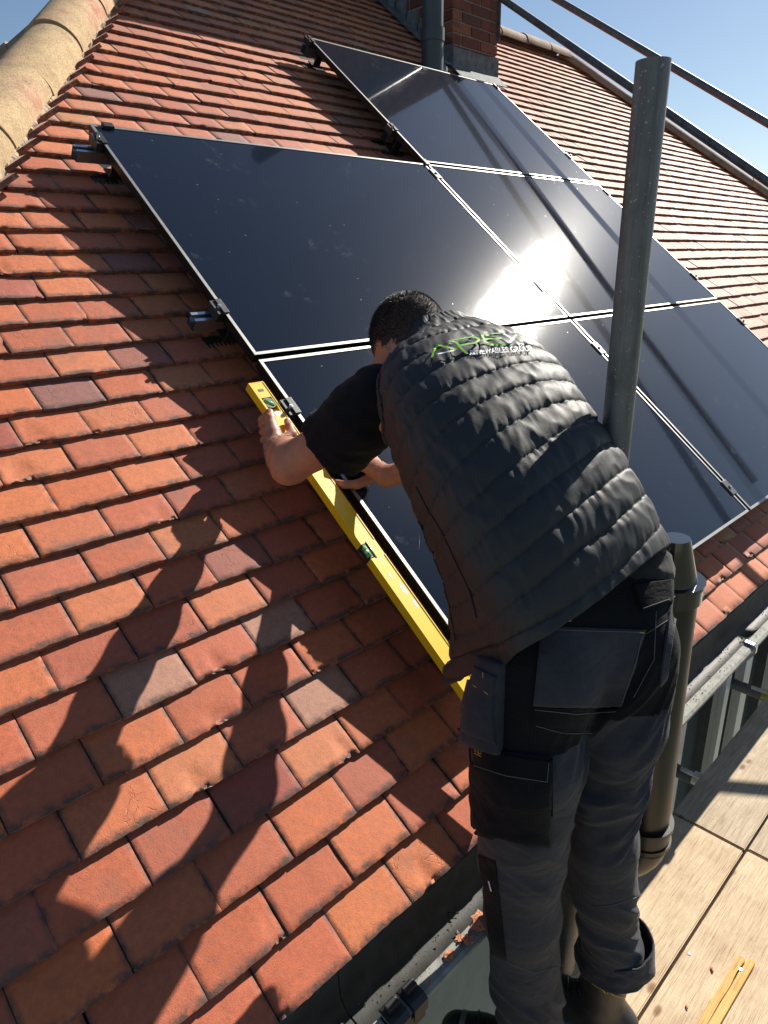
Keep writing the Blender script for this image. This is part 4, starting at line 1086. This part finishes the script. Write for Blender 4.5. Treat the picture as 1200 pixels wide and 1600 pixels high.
for i in range(NS_ + 1):
    for j in range(NTH):
        th = 2 * math.pi * j / NTH
        s0 = .150 * (.5 + .5 * math.cos(th - R(40))) ** 1.2; fs_ = s0 + (1 - s0) * i / NS_
        p, nl = vest_pt(fs_, th)
        # the open front hangs: near the hem the left front corner drops straight down
        if fs_ < .30:
            k = (1 - fs_ / .30) ** 1.5; dth = (th - R(238)) / .62
            p = p + np.array((-.04, .02, -.10)) * k * math.exp(-dth * dth)
            dth = (th - R(190)) / .6; p = p + np.array((.02, -.01, -.02)) * k * math.exp(-dth * dth)
        vs.append(p)
fs2 = [((i + 1) * NTH + j, (i + 1) * NTH + (j + 1) % NTH, i * NTH + (j + 1) % NTH, i * NTH + j) for i in range(NS_) for j in range(NTH)]
me = bpy.data.meshes.new('vest'); me.from_pydata([tuple(p) for p in vs], [], fs2); me.update()
vest = link('vest', me, M['vest'], person, True)
bmn = sum(1 for f in me.polygons if (Vector(f.center) - Vector((-0.1423,-0.1253,0.5743))).dot(f.normal) > 0)
if bmn < len(me.polygons) / 2: me.flip_normals()
sol = vest.modifiers.new('thickness', 'SOLIDIFY'); sol.thickness = .006; sol.offset = -1
vest_bvh = BVHTree.FromPolygons([tuple(p) for p in vs], fs2)

# ---- trousers
T = Field((-.54, -.66, -.80), (.26, .10, .50), .0042)
LH, RH = A3(*(-0.2567,-0.2719,0.2687)), A3(*(-0.0941,-0.3516,0.2653))
T.chain([(LH, .094), (A3(*(-0.2836,-0.2870,0.1279)), .099), (A3(*(-0.2908,-0.2882,0.0086)), .090), (A3(*(-0.2904,-0.2911,-0.1142)), .079), (A3(*(-0.2822,-0.2972,-0.2575)), .073), (A3(*(-0.2654,-0.3064,-0.4640)), .071), (A3(*(-0.2398,-0.3175,-0.7010)), .074)], .02)
T.chain([(RH, .095), (A3(*(-0.0991,-0.3600,0.1361)), .088), (A3(*(-0.0989,-0.3532,0.0027)), .075), (A3(*(-0.0898,-0.3543,-0.1585)), .070), (A3(*(-0.0697,-0.3668,-0.3059)), .068), (A3(*(-0.0365,-0.3804,-0.4951)), .063), (A3(*(-0.0343,-0.3833,-0.5348)), .062)], .02)
T.cap(A3(*(-0.2422,-0.2564,0.3570)), .082, A3(*(-0.0886,-0.3419,0.3540)), .079, .05)
T.cap(A3(*(-0.2069,-0.2333,0.4123)), .079, A3(*(-0.0257,-0.3321,0.4072)), .069, .05)
T.cap(A3(*(-0.2575,-0.2835,0.3033)), .080, A3(*(-0.2591,-0.2926,0.2820)), .080, .04)
T.cap(A3(*(-0.0850,-0.3648,0.3011)), .072, A3(*(-0.0884,-0.3659,0.2481)), .072, .04)
V_, Q_ = T.surface(); me = np_mesh('trousers', V_, Q_, 2)
V_ = getco(me).astype(float); N_ = vnorm(me).astype(float)
D_ = np.zeros(len(V_)); kneeL, kneeR = A3(*(-0.3351,-0.3169,-0.0311)), A3(*(-0.1249,-0.3796,-0.0116)); cro = A3(*(-0.1757,-0.3727,0.1978)); cufR = A3(*(-0.0804,-0.4010,-0.3798)); botL = A3(*(-0.2948,-0.3292,-0.5070))
for i in range(len(V_)):
    p = V_[i]; x, y, z = p
    wx, wy = x + .05 * noise.noise(Vector((x * 6, y * 6, z * 6))), y
    h = noise.noise(Vector((x * 9, y * 9, z * 9))) * .0085 + noise.noise(Vector((x * 60, y * 60, z * 60))) * .0006
    for c, r_, am, tx, fr_ in ((kneeL, .16, .0095, .9, 22), (kneeR, .16, .020, -1.0, 24), (cro, .17, .014, -1.5, 20), (cufR, .14, .014, .8, 26), (botL, .16, .013, 1.2, 20)):
        d = np.linalg.norm(p - c)
        if d < r_:
            k = (1 - d / r_); q = (z - c[2]) + tx * (x - c[0])
            a_ = noise.noise(Vector((x * 7 + am * 900, y * 7, q * fr_)))
            h += am * min(1, k * 1.6) * (max(0, .42 - abs(a_)) * 1.9 - .35)
    D_[i] = h
V_ = V_ + N_ * D_[:, None]; setco(me, V_)
for m in (M['tgrey'], M['tblack']): me.materials.append(m)
trou = bpy.data.objects.new('trousers', me); COL.objects.link(trou); trou.parent = person; trou.matrix_parent_inverse = world_of(person).inverted()
seat = A3(*(-0.2650,-0.3655,0.2151))[2]; cen_ = np.array([list(p.center) for p in me.polygons])
def side(p):  # 1 when the face looks toward the worker's left flank strip
    return 0
mi = np.zeros(len(cen_), np.int32)
jn = np.array([noise.noise(Vector((c[0] * 14, c[1] * 14, 2))) for c in cen_]) * .0
upz = seat + (cen_[:, 0] + .1) * .10
mi[cen_[:, 2] > upz] = 1
me.polygons.foreach_set('material_index', mi); me.polygons.foreach_set('use_smooth', [True] * len(cen_))
trou_bvh = BVHTree.FromPolygons([tuple(v) for v in V_], [tuple(p.vertices) for p in me.polygons])

# ---- things sewn on: lay a grid of points onto a garment
def drop(bvh, p, lift=0.0):
    d = (Vector(p) - CW).normalized(); h = bvh.ray_cast(CW, d)
    if h[0] is None:
        h = bvh.find_nearest(Vector(p))
    n_ = h[1] if h[1].dot(d) < 0 else -h[1]
    return h[0] + n_ * lift, n_
def patch(name, bvh, corners, mat, lift=.004, nu=22, nv=22, belly=0.0, sag=0.0, parent=None, th=.003, rough=.0):
    TL, TR, BR, BL = [np.array(c) for c in corners]; mb = MB(); top = []; 
    for j in range(nv + 1):
        for i in range(nu + 1):
            a, q = i / nu, j / nv; p = (TL * (1 - a) + TR * a) * (1 - q) + (BL * (1 - a) + BR * a) * q
            e = min(a, 1 - a, q, 1 - q)
            pt, n_ = drop(bvh, p, 0)
            top.append([pt, n_, a, q])
    # smooth the laid grid a little so the cloth bridges folds
    P = np.array([list(t[0]) for t in top]).reshape(nv + 1, nu + 1, 3); Nn = np.array([list(t[1]) for t in top]).reshape(nv + 1, nu + 1, 3)
    for it in range(3):
        Q = P.copy(); Q[1:-1, 1:-1] = (P[1:-1, 1:-1] * 2 + P[:-2, 1:-1] + P[2:, 1:-1] + P[1:-1, :-2] + P[1:-1, 2:]) / 6; P = Q
        Q = Nn.copy(); Q[1:-1, 1:-1] = (Nn[1:-1, 1:-1] + Nn[:-2, 1:-1] + Nn[2:, 1:-1] + Nn[1:-1, :-2] + Nn[1:-1, 2:]) / 5; Nn = Q
    vs = []
    for j in range(nv + 1):
        for i in range(nu + 1):
            a, q = i / nu, j / nv
            b_ = belly * math.sin(math.pi * a) ** .6 * math.sin(math.pi * min(1, q * .75 + .0)) ** .8
            vs.append(Vector(P[j, i]) + Vector(Nn[j, i]) * (lift + b_ + rough * noise.noise(Vector(P[j, i]) * 40)))
    W = nu + 1; fs = [(j * W + i, j * W + i + 1, (j + 1) * W + i + 1, (j + 1) * W + i) for j in range(nv) for i in range(nu)]
    rim = [i for i in range(W)] + [j * W + nu for j in range(1, nv + 1)] + [nv * W + i for i in range(nu - 1, -1, -1)] + [j * W for j in range(nv - 1, 0, -1)]
    b0 = len(vs); 
    for r_ in rim: vs.append(Vector(P[r_ // W, r_ % W]) - Vector(Nn[r_ // W, r_ % W]) * .004)
    n = len(rim); fs += [(rim[k], b0 + k, b0 + (k + 1) % n, rim[(k + 1) % n]) for k in range(n)]
    mb.add(vs, fs, 0, True); return mb.build(name, mat, parent), BVHTree.FromPolygons([tuple(v) for v in vs[:b0]], [f for f in fs if max(f) < b0])
def thread(name, bvh, pts, mat, parent, r=.0006, lift=.0006, n=14):
    mb = MB(); out = []
    P = [np.array(p) for p in pts]
    for a, b_ in zip(P[:-1], P[1:]):
        for k in range(n): out.append(drop(bvh, a + (b_ - a) * k / n, lift)[0])
    out.append(drop(bvh, P[-1], lift)[0]); mb.path(out, r, 5); return mb.build(name, mat, parent)
def ribbon(name, bvh, polys, mat, parent, w=.0035, lift=.0012, n=10):
    mb = MB()
    for pts in polys:
        P = [np.array(p) for p in pts]; out = []
        for a, b_ in zip(P[:-1], P[1:]):
            for k in range(n): out.append(drop(bvh, a + (b_ - a) * k / n, lift))
        out.append(drop(bvh, P[-1], lift)); vs = []
        for k, (q, n_) in enumerate(out):
            d = (out[min(k + 1, len(out) - 1)][0] - out[max(k - 1, 0)][0]).normalized(); sd = d.cross(n_).normalized()
            vs += [q + sd * w / 2, q - sd * w / 2]
        mb.add(vs, [(2 * k, 2 * k + 1, 2 * k + 3, 2 * k + 2) for k in range(len(out) - 1)], 0, True)
    return mb.build(name, mat, parent)
def lettering(name, bvh, text, c4, mat, parent, lift=.0012, bold=.0, shear=0.0, stretch=True):
    cu = bpy.data.curves.new(name, 'FONT'); cu.body = text; cu.offset = bold; cu.shear = shear; cu.resolution_u = 3
    o = bpy.data.objects.new('tmp', cu); COL.objects.link(o); dg = bpy.context.evaluated_depsgraph_get(); m0 = bpy.data.meshes.new_from_object(o.evaluated_get(dg)); bpy.data.objects.remove(o)
    bm = bmesh.new(); bm.from_mesh(m0); bmesh.ops.triangulate(bm, faces=bm.faces[:])
    for _ in range(2): bmesh.ops.subdivide_edges(bm, edges=[e for e in bm.edges if e.calc_length() > .12], cuts=1)
    xs = [q.co.x for q in bm.verts]; ys = [q.co.y for q in bm.verts]; x0, x1, y0, y1 = min(xs), max(xs), min(ys), max(ys)
    TL, TR, BR, BL = [np.array(c) for c in c4]
    for q in bm.verts:
        a = (q.co.x - x0) / (x1 - x0); b_ = (y1 - q.co.y) / (y1 - y0); p = (TL * (1 - a) + TR * a) * (1 - b_) + (BL * (1 - a) + BR * a) * b_
        q.co = drop(bvh, p, lift)[0]
    m_ = MB(); m_.bm(bm); return m_.build(name, mat, parent)

# logo across the shoulders
G = lambda *a: a
ribbon('logo_letters', vest_bvh, [
    [(-0.1280,0.0896,0.7907), (-0.1151,0.0892,0.8148), (-0.0904,0.0596,0.8045)],
    [(-0.0953,0.0725,0.8204), (-0.0868,0.0628,0.8178), (-0.0780,0.0430,0.7957)], [(-0.0904,0.0683,0.8215), (-0.0584,0.0401,0.8281), (-0.0536,0.0322,0.8219), (-0.0616,0.0371,0.8160), (-0.0826,0.0562,0.8128)],
    [(-0.0147,-0.0089,0.8162), (-0.0376,0.0120,0.8130), (-0.0463,0.0232,0.8181), (-0.0480,0.0304,0.8291), (-0.0416,0.0258,0.8326), (-0.0221,0.0070,0.8334)], [(-0.0460,0.0253,0.8230), (-0.0216,0.0022,0.8248)]],
    M['green'], vest, .0046, .0070)
ribbon('logo_letter', vest_bvh, [[(-0.0160,0.0004,0.8320), (0.0068,-0.0328,0.8108)], [(0.0019,-0.0181,0.8304), (-0.0135,-0.0095,0.8173)]], M['lwhite'], vest, .0050, .0074)
ribbon('logo_swoosh', vest_bvh, [[(-0.1191,0.0838,0.7966), (-0.1032,0.0705,0.8011), (-0.0952,0.0638,0.8034)]], M['lwhite'], vest, .0036, .0070)
lettering('logo_line', vest_bvh, 'RENEWABLES GROUP', ((-0.0715,0.0420,0.8065), (0.0171,-0.0425,0.8118), (0.0182,-0.0485,0.8020), (-0.0735,0.0384,0.7956)), M['lwhite'], vest, .0046, .014)
# armhole binding, side seam and zip
thread('armhole_binding', vest_bvh, [(-0.2302,0.1808,0.7724), (-0.2224,0.1670,0.7600), (-0.2204,0.1514,0.7332), (-0.2240,0.1377,0.6991), (-0.2318,0.1270,0.6628), (-0.2451,0.1217,0.6265)], M['vest'], vest, .0042, .001)
thread('side_seam', vest_bvh, [(-0.2854,-0.0098,0.5833), (-0.2806,-0.0346,0.5436), (-0.2724,-0.0627,0.5039), (-0.2667,-0.1029,0.4359), (-0.2628,-0.1268,0.3962), (-0.2663,-0.1462,0.3510)], M['tblack'], vest, .0022, -.0005)
thread('side_seam', vest_bvh, [(-0.3149,-0.0158,0.5139), (-0.2971,-0.0497,0.4818), (-0.2934,-0.0820,0.4252), (-0.2974,-0.1067,0.3687), (-0.3047,-0.1280,0.3123)], M['tblack'], vest, .0020, -.0005)
m_ = MB(); m_.path([Vector((-0.2614,0.0039,0.4802)), Vector((-0.2649,-0.0010,0.4637)), Vector((-0.2695,-0.0036,0.4496))], .0011, 6); m_.build('zip_pull', M['alu'], vest)

# ---- t-shirt: sleeves and the hem below the vest
S = Field((-.40, -.46, .22), (.34, .40, .90), .0045)
hemC = A3(*(-0.1891,0.3387,0.5749))
ShT = A3(*(-0.1541,0.2198,0.7025))
S.chain([(ShT, .070), (A3(*(-0.1714,0.2639,0.6529)), .077), (A3(*(-0.1923,0.3160,0.5974)), .078), (A3(*(-0.2084,0.3509,0.5615)), .078)], .03)
ud = nrm(A3(*(-0.2084,0.3509,0.5615)) - ShT)
S.chain([(SHR, .07), (SHR * .55 + ELR * .45, .07)], .03)
S.chain([(C7 + A3(0, -.04, -.09), .09), (A3(*(-0.1325,-0.1200,0.5449)), .09)], .05)
S.cap(A3(*(-0.2107,-0.2387,0.4090)), .078, A3(*(-0.0327,-0.3311,0.4251)), .069, .04); S.cap(A3(*(-0.2005,-0.2147,0.4614)), .080, A3(*(-0.0449,-0.2746,0.4687)), .060, .04)
S.cap(ELL + ud * .0, .050, SHL * .5 + ELL * .5, .056, .0, sub=True)
cutp = A3(*(-0.1936,0.3310,0.5802)); 
# slice the sleeve with a plane only near the arm
ax = [S.lo[i] + S.h * np.arange(S.n[i]) for i in range(3)]
Xg, Yg, Zg = np.meshgrid(*ax, indexing='ij'); pd = (Xg - cutp[0]) * ud[0] + (Yg - cutp[1]) * ud[1] + (Zg - cutp[2]) * ud[2]
nearm = ((Xg - cutp[0]) ** 2 + (Yg - cutp[1]) ** 2 + (Zg - cutp[2]) ** 2) < .16 ** 2
S.F = np.where(nearm & (pd > -.02), np.maximum(S.F, pd), S.F).astype(np.float32)
V_, Q_ = S.surface(); me = np_mesh('t_shirt', V_, Q_, 2); V_ = getco(me).astype(float); N_ = vnorm(me).astype(float)
D_ = np.array([noise.noise(Vector(p) * 14) * .006 + (1 - abs(noise.noise(Vector((p[0] * 16 + p[2] * 20, p[1] * 16, p[2] * 30)))) * 3) * .0025 + noise.noise(Vector((p[0] * 60, p[1] * 30, p[2] * 90))) * .0012 for p in V_])
setco(me, V_ + N_ * D_[:, None])
cen_ = np.array([list(p.center) for p in me.polygons]); zc = A3(*(-0.1383,-0.3079,0.4571))[2]
me.materials.append(M['tee']); me.materials.append(M['teeg']); me.polygons.foreach_set('material_index', ((cen_[:, 2] < zc + .09) & (cen_[:, 1] < .02)).astype(np.int32)); me.polygons.foreach_set('use_smooth', [True] * len(cen_))
tee = bpy.data.objects.new('t_shirt', me); COL.objects.link(tee); tee.parent = person; tee.matrix_parent_inverse = world_of(person).inverted()

# ---- trouser pockets, stitching, labels
bp, bpb = patch('back_pocket', trou_bvh, ((-0.1854,-0.2342,0.3345), (-0.0492,-0.3733,0.3246), (-0.1156,-0.3759,0.1904), (-0.2319,-0.2590,0.1953)), M['tgrey'], .005, parent=trou, belly=.004)
sp, spb = patch('seat_panel', trou_bvh, ((-0.2325,-0.2595,0.1930), (-0.1202,-0.3736,0.1860), (-0.1666,-0.3514,0.1395), (-0.2435,-0.2680,0.1548)), M['tblack'], .0035, parent=trou)
thread('stitch_line', spb, [(-0.2323,-0.2626,0.1874), (-0.1802,-0.3185,0.1783), (-0.1265,-0.3697,0.1816)], M['stitch'], trou)
thread('stitch_line', spb, [(-0.2381,-0.2711,0.1592), (-0.2061,-0.3099,0.1449), (-0.1671,-0.3487,0.1440)], M['stitch'], trou)
thread('stitch_line', bpb, [(-0.1844,-0.2381,0.3288), (-0.1201,-0.3038,0.3239), (-0.0537,-0.3710,0.3202)], M['stitch'], bp)
thread('stitch_line', bpb, [(-0.0558,-0.3712,0.3157), (-0.0739,-0.3749,0.2731), (-0.1138,-0.3742,0.1971)], M['stitch'], bp)
for a, b_ in (((-0.1864,-0.2366,0.3277), (-0.1808,-0.2428,0.3265)), ((-0.0580,-0.3668,0.3203), (-0.0523,-0.3729,0.3190))): thread('bar_tack', bpb, [a, b_], M['stitchy'], bp, .0010, .001, 3)
hb, hbb = patch('holster_pocket', trou_bvh, ((-0.2875,-0.1544,0.2938), (-0.2494,-0.2037,0.2703), (-0.2947,-0.2388,0.1130), (-0.3472,-0.1671,0.1527)), M['tgrey'], .020, belly=.018, parent=trou, rough=.003)
hp2, hp2b = patch('tool_pocket', hbb, ((-0.2938,-0.1618,0.2668), (-0.2606,-0.2075,0.2412), (-0.2943,-0.2336,0.1243), (-0.3420,-0.1688,0.1594)), M['tgrey'], .005, belly=.004, parent=hb)
for a, b_ in (((-0.2832,-0.1781,0.2553), (-0.2859,-0.1805,0.2452)), ((-0.2698,-0.2030,0.2324), (-0.2724,-0.2054,0.2222)), ((-0.3028,-0.1701,0.2331), (-0.2989,-0.1762,0.2285)), ((-0.2905,-0.1880,0.2215), (-0.2870,-0.1944,0.2158))): thread('bar_tack', hp2b, [a, b_], M['stitchy'], hp2, .0008, .001, 3)
cp, cpb = patch('cargo_pocket', trou_bvh, ((-0.3383,-0.1897,0.1253), (-0.2315,-0.3040,0.1071), (-0.2783,-0.3389,-0.0525), (-0.3683,-0.2367,-0.0255)), M['tblack'], .007, belly=.006, parent=trou, rough=.003)
fl, flb = patch('pocket_flap', cpb, ((-0.3374,-0.1889,0.1287), (-0.2301,-0.3043,0.1093), (-0.2493,-0.3139,0.0532), (-0.3426,-0.2050,0.0870)), M['tblack'], .004, parent=cp)
thread('stitch_line', flb, [(-0.3397,-0.2056,0.0914), (-0.3021,-0.2521,0.0725), (-0.2500,-0.3097,0.0600)], M['stitch'], fl); thread('stitch_line', flb, [(-0.2361,-0.3018,0.1026), (-0.2500,-0.3097,0.0600)], M['stitch'], fl)
thread('bar_tack', flb, [(-0.2381,-0.2987,0.1049), (-0.2333,-0.3040,0.1037)], M['stitchy'], fl, .001, .001, 3)
lettering('maker_label', flb, 'DEWALT', ((-0.3374,-0.1889,0.1287), (-0.3198,-0.2116,0.1181), (-0.3222,-0.2138,0.1091), (-0.3384,-0.1914,0.1219)), M['gold'], fl, .0025, .02)
ribbon('label_line', flb, [[(-0.3376,-0.1939,0.1185), (-0.3236,-0.2135,0.1069)]], M['gold'], fl, .0010, .0025)
kp, kpb = patch('knee_side_panel', trou_bvh, ((-0.3745,-0.2505,-0.0650), (-0.3546,-0.2760,-0.0768), (-0.3866,-0.3330,-0.2513), (-0.4040,-0.3100,-0.2396)), M['tblack'], .0025, parent=trou)
for pts in (((-0.3732,-0.2753,-0.1114), (-0.3746,-0.2831,-0.1295)),): ribbon('side_label', kpb, [pts], M['lwhite'], kp, .0035, .0015)
thread('stitch_line', trou_bvh, [(-0.3878,-0.3341,-0.2558), (-0.3562,-0.3748,-0.2747), (-0.3145,-0.4094,-0.2620)], M['stitch'], trou, .0007)
thread('stitch_line', trou_bvh, [(-0.2494,-0.4226,-0.1617), (-0.2186,-0.4510,-0.1579), (-0.1862,-0.4764,-0.1451)], M['stitch'], trou, .0007)
rp, rpb = patch('side_pocket', trou_bvh, ((0.0905,-0.3575,0.3326), (0.1056,-0.3663,0.3444), (0.0438,-0.3881,0.1814), (0.0309,-0.3826,0.1671)), M['tgrey'], .004, parent=trou, nu=10)
bl_, blb = patch('belt_loop_patch', trou_bvh, ((0.0432,-0.2980,0.3581), (0.0993,-0.3477,0.3690), (0.0905,-0.3593,0.3290), (0.0430,-0.3225,0.3093)), M['tblack'], .006, parent=trou)
thread('stitch_line', blb, [(0.0461,-0.3232,0.3141), (0.0893,-0.3569,0.3314)], M['stitch'], bl_)
thread('bar_tack', blb, [(0.0444,-0.3196,0.3178), (0.0428,-0.3210,0.3118)], M['stitchy'], bl_, .001, .001, 3)
thread('stitch_line', trou_bvh, [(0.0390,-0.3402,0.2668), (0.0781,-0.3654,0.2927)], M['stitch'], trou); thread('stitch_line', trou_bvh, [(0.0640,-0.3434,0.3089), (0.0371,-0.3629,0.2181), (-0.0114,-0.3516,0.1461)], M['stitch'], trou)
for a, b_ in (((-0.1647,-0.2508,0.3419), (-0.1576,-0.2572,0.3429)), ((-0.1503,-0.2651,0.3416), (-0.1432,-0.2716,0.3426))): thread('bar_tack', trou_bvh, [a, b_], M['stitchy'], trou, .0010, .001, 3)

# turned-out cuff of the right leg
cc = A3(*(-0.0388,-0.3780,-0.4595)); mb = MB(); vs = []; NR, NC = 14, 72
for i in range(NR + 1):
    t = i / NR
    for j in range(NC):
        th = 2 * math.pi * j / NC; r_ = .074 + .010 * t + .006 * math.cos(th + .7)
        r_ += .006 * t * noise.noise(Vector((math.cos(th) * 2.2, math.sin(th) * 2.2, t * 2))) + .0035 * noise.noise(Vector((math.cos(th) * 5, math.sin(th) * 5, t * 5)))
        z = -.028 - .056 * t + .014 * math.sin(th + 2.2) + .006 * noise.noise(Vector((math.cos(th) * 2, math.sin(th) * 2, 5)))
        vs.append(cc + A3(math.cos(th) * r_ + .012, math.sin(th) * r_ - .004, z + .012))
fs = [(i * NC + j, i * NC + (j + 1) % NC, (i + 1) * NC + (j + 1) % NC, (i + 1) * NC + j) for i in range(NR) for j in range(NC)]
b0 = len(vs)
for j in range(NC):     # lining that closes the turned hem onto the leg
    q = vs[9 * NC + j]; vs.append(q + A3(0, 0, 0)); vs.append(cc + (q - cc) * A3(.62, .62, 1) + A3(0, 0, -.006))
fs += [(b0 + 2 * j, b0 + 2 * ((j + 1) % NC), b0 + 2 * ((j + 1) % NC) + 1, b0 + 2 * j + 1) for j in range(NC)]
mb.add(vs, fs, 0, True); cuff = mb.build('cuff', M['tgrey'], trou); sol = cuff.modifiers.new('thickness', 'SOLIDIFY'); sol.thickness = .004
for tt in (7, 12):
    mb = MB(); mb.path([Vector(vs[tt * NC + j % NC]) * 1.0 + (Vector(vs[tt * NC + j % NC]) - Vector(cc)).normalized() * .0025 for j in range(NC + 1)], .0006, 5); mb.build('stitch_line', M['stitch'], cuff)

# ---- boots
def boot(ank, fwd, label):
    fw = nrm((fwd[0], fwd[1], 0)); sdv = np.array((fw[1], -fw[0], 0)); upv = A3(0, 0, 1); a0 = np.array(ank, float)
    fl = A3(a0[0], a0[1], -.760)
    B = Field(fl - A3(.30, .30, .02), fl + A3(.30, .30, .30), .004)
    hh = a0[2] - fl[2]
    B.chain([(fl + upv * (hh + .02), .054), (fl + upv * .10 + fw * .005, .050)], .02)
    B.ell(fl - fw * .035 + upv * .055, (fw, sdv, upv), (.052, .040, .050), .03)
    B.chain([(fl + upv * .075 + fw * .01, .046), (fl + fw * .11 + upv * .052, .043), (fl + fw * .165 + upv * .046, .042)], .025)
    B.cut(fl + upv * .022, (0, 0, -1))
    V_, Q_ = B.surface(); me = np_mesh('boot', V_, Q_, 2); o = link('boot', me, M['boot'], person, True)
    m_ = MB(); prof = []
    n = 40
    for i in range(n):
        th = 2 * math.pi * i / n; x = math.cos(th); y = math.sin(th)
        L_ = .152 * (abs(x) ** .85) * (1 if x > 0 else -1); wd = (.050 if x > 0 else .043) * (abs(y) ** .8) * (1 if y > 0 else -1)
        prof.append(fl + fw * (.062 + L_) + sdv * wd)
    for z0, z1, k in ((.002, .016, 1.0), (.016, .030, .965)):
        vs = [p + upv * z0 for p in prof] + [p * 1 + upv * z1 for p in prof]; c_ = fl + fw * .062
        vs = [c_ + (v - c_) * A3(k, k, 1) for v in vs]
        m_.add(vs, [(i, (i + 1) % n, n + (i + 1) % n, n + i) for i in range(n)] + [tuple(range(n, 2 * n)), tuple(range(n))[::-1]], 0)
    m_.build('sole', M['rubber'], o)
    bb = BVHTree.FromPolygons([tuple(v) for v in V_], [tuple(q) for q in Q_])
    m_ = MB()    # pale strip over the toe
    pts = []
    for k in range(19):
        an = math.pi * k / 18; o_ = fl + fw * .155 + upv * .04 + sdv * math.cos(an) * .10 + upv * math.sin(an) * .10
        h = bb.ray_cast(Vector(o_), (Vector(fl + fw * .155 + upv * .04) - Vector(o_)).normalized())
        if h[0] is not None: pts.append((h[0] + h[1] * .0015))
    if len(pts) > 4:
        vs = []
        for p in pts: vs += [p - Vector(fw) * .007, p + Vector(fw) * .007]
        m_.add(vs, [(2 * k, 2 * k + 1, 2 * k + 3, 2 * k + 2) for k in range(len(pts) - 1)], 0, True); m_.build('toe_strip', M['rubber'], o)
    m_ = MB()
    for k in range(5):
        q = fl + fw * (.045 + .018 * k) + upv * (.135 - .014 * k)
        a = [Vector(q + sdv * .026 * s_ + upv * (-.004 * abs(s_)) + fw * .006 * s_) for s_ in (-1, -.5, 0, .5, 1)]
        a = [(bb.find_nearest(x)[0] + bb.find_nearest(x)[1] * .002) for x in a]; m_.path(a, .0022, 6)
    m_.build('laces', M['clip'], o)
    return o, bb
bl1, bb1 = boot((A3(*(-0.2357,-0.3121,-0.7118))[0], A3(*(-0.2357,-0.3121,-0.7118))[1], -.66), (-.42, .90), '')
bl2, bb2 = boot((-0.0439,-0.3797,-0.5906), (-.30, .95), '')
lettering('boot_label', bb2, 'DEWALT', ((-0.1407,-0.3946,-0.4841), (-0.1215,-0.4256,-0.5081), (-0.1261,-0.4243,-0.5145), (-0.1447,-0.3946,-0.4919)), M['gold'], bl2, .002, .01)
ribbon('label_line', bb2, [[(-0.1428,-0.3872,-0.4737), (-0.1302,-0.4130,-0.5000), (-0.1167,-0.4344,-0.5160), (-0.0989,-0.4554,-0.5229)]], M['gold'], bl2, .0012, .002)
ribbon('label_line', bb2, [[(-0.1389,-0.3462,-0.3850), (-0.1411,-0.3539,-0.4045), (-0.1404,-0.3625,-0.4202)]], M['gold'], bl2, .0060, .004)
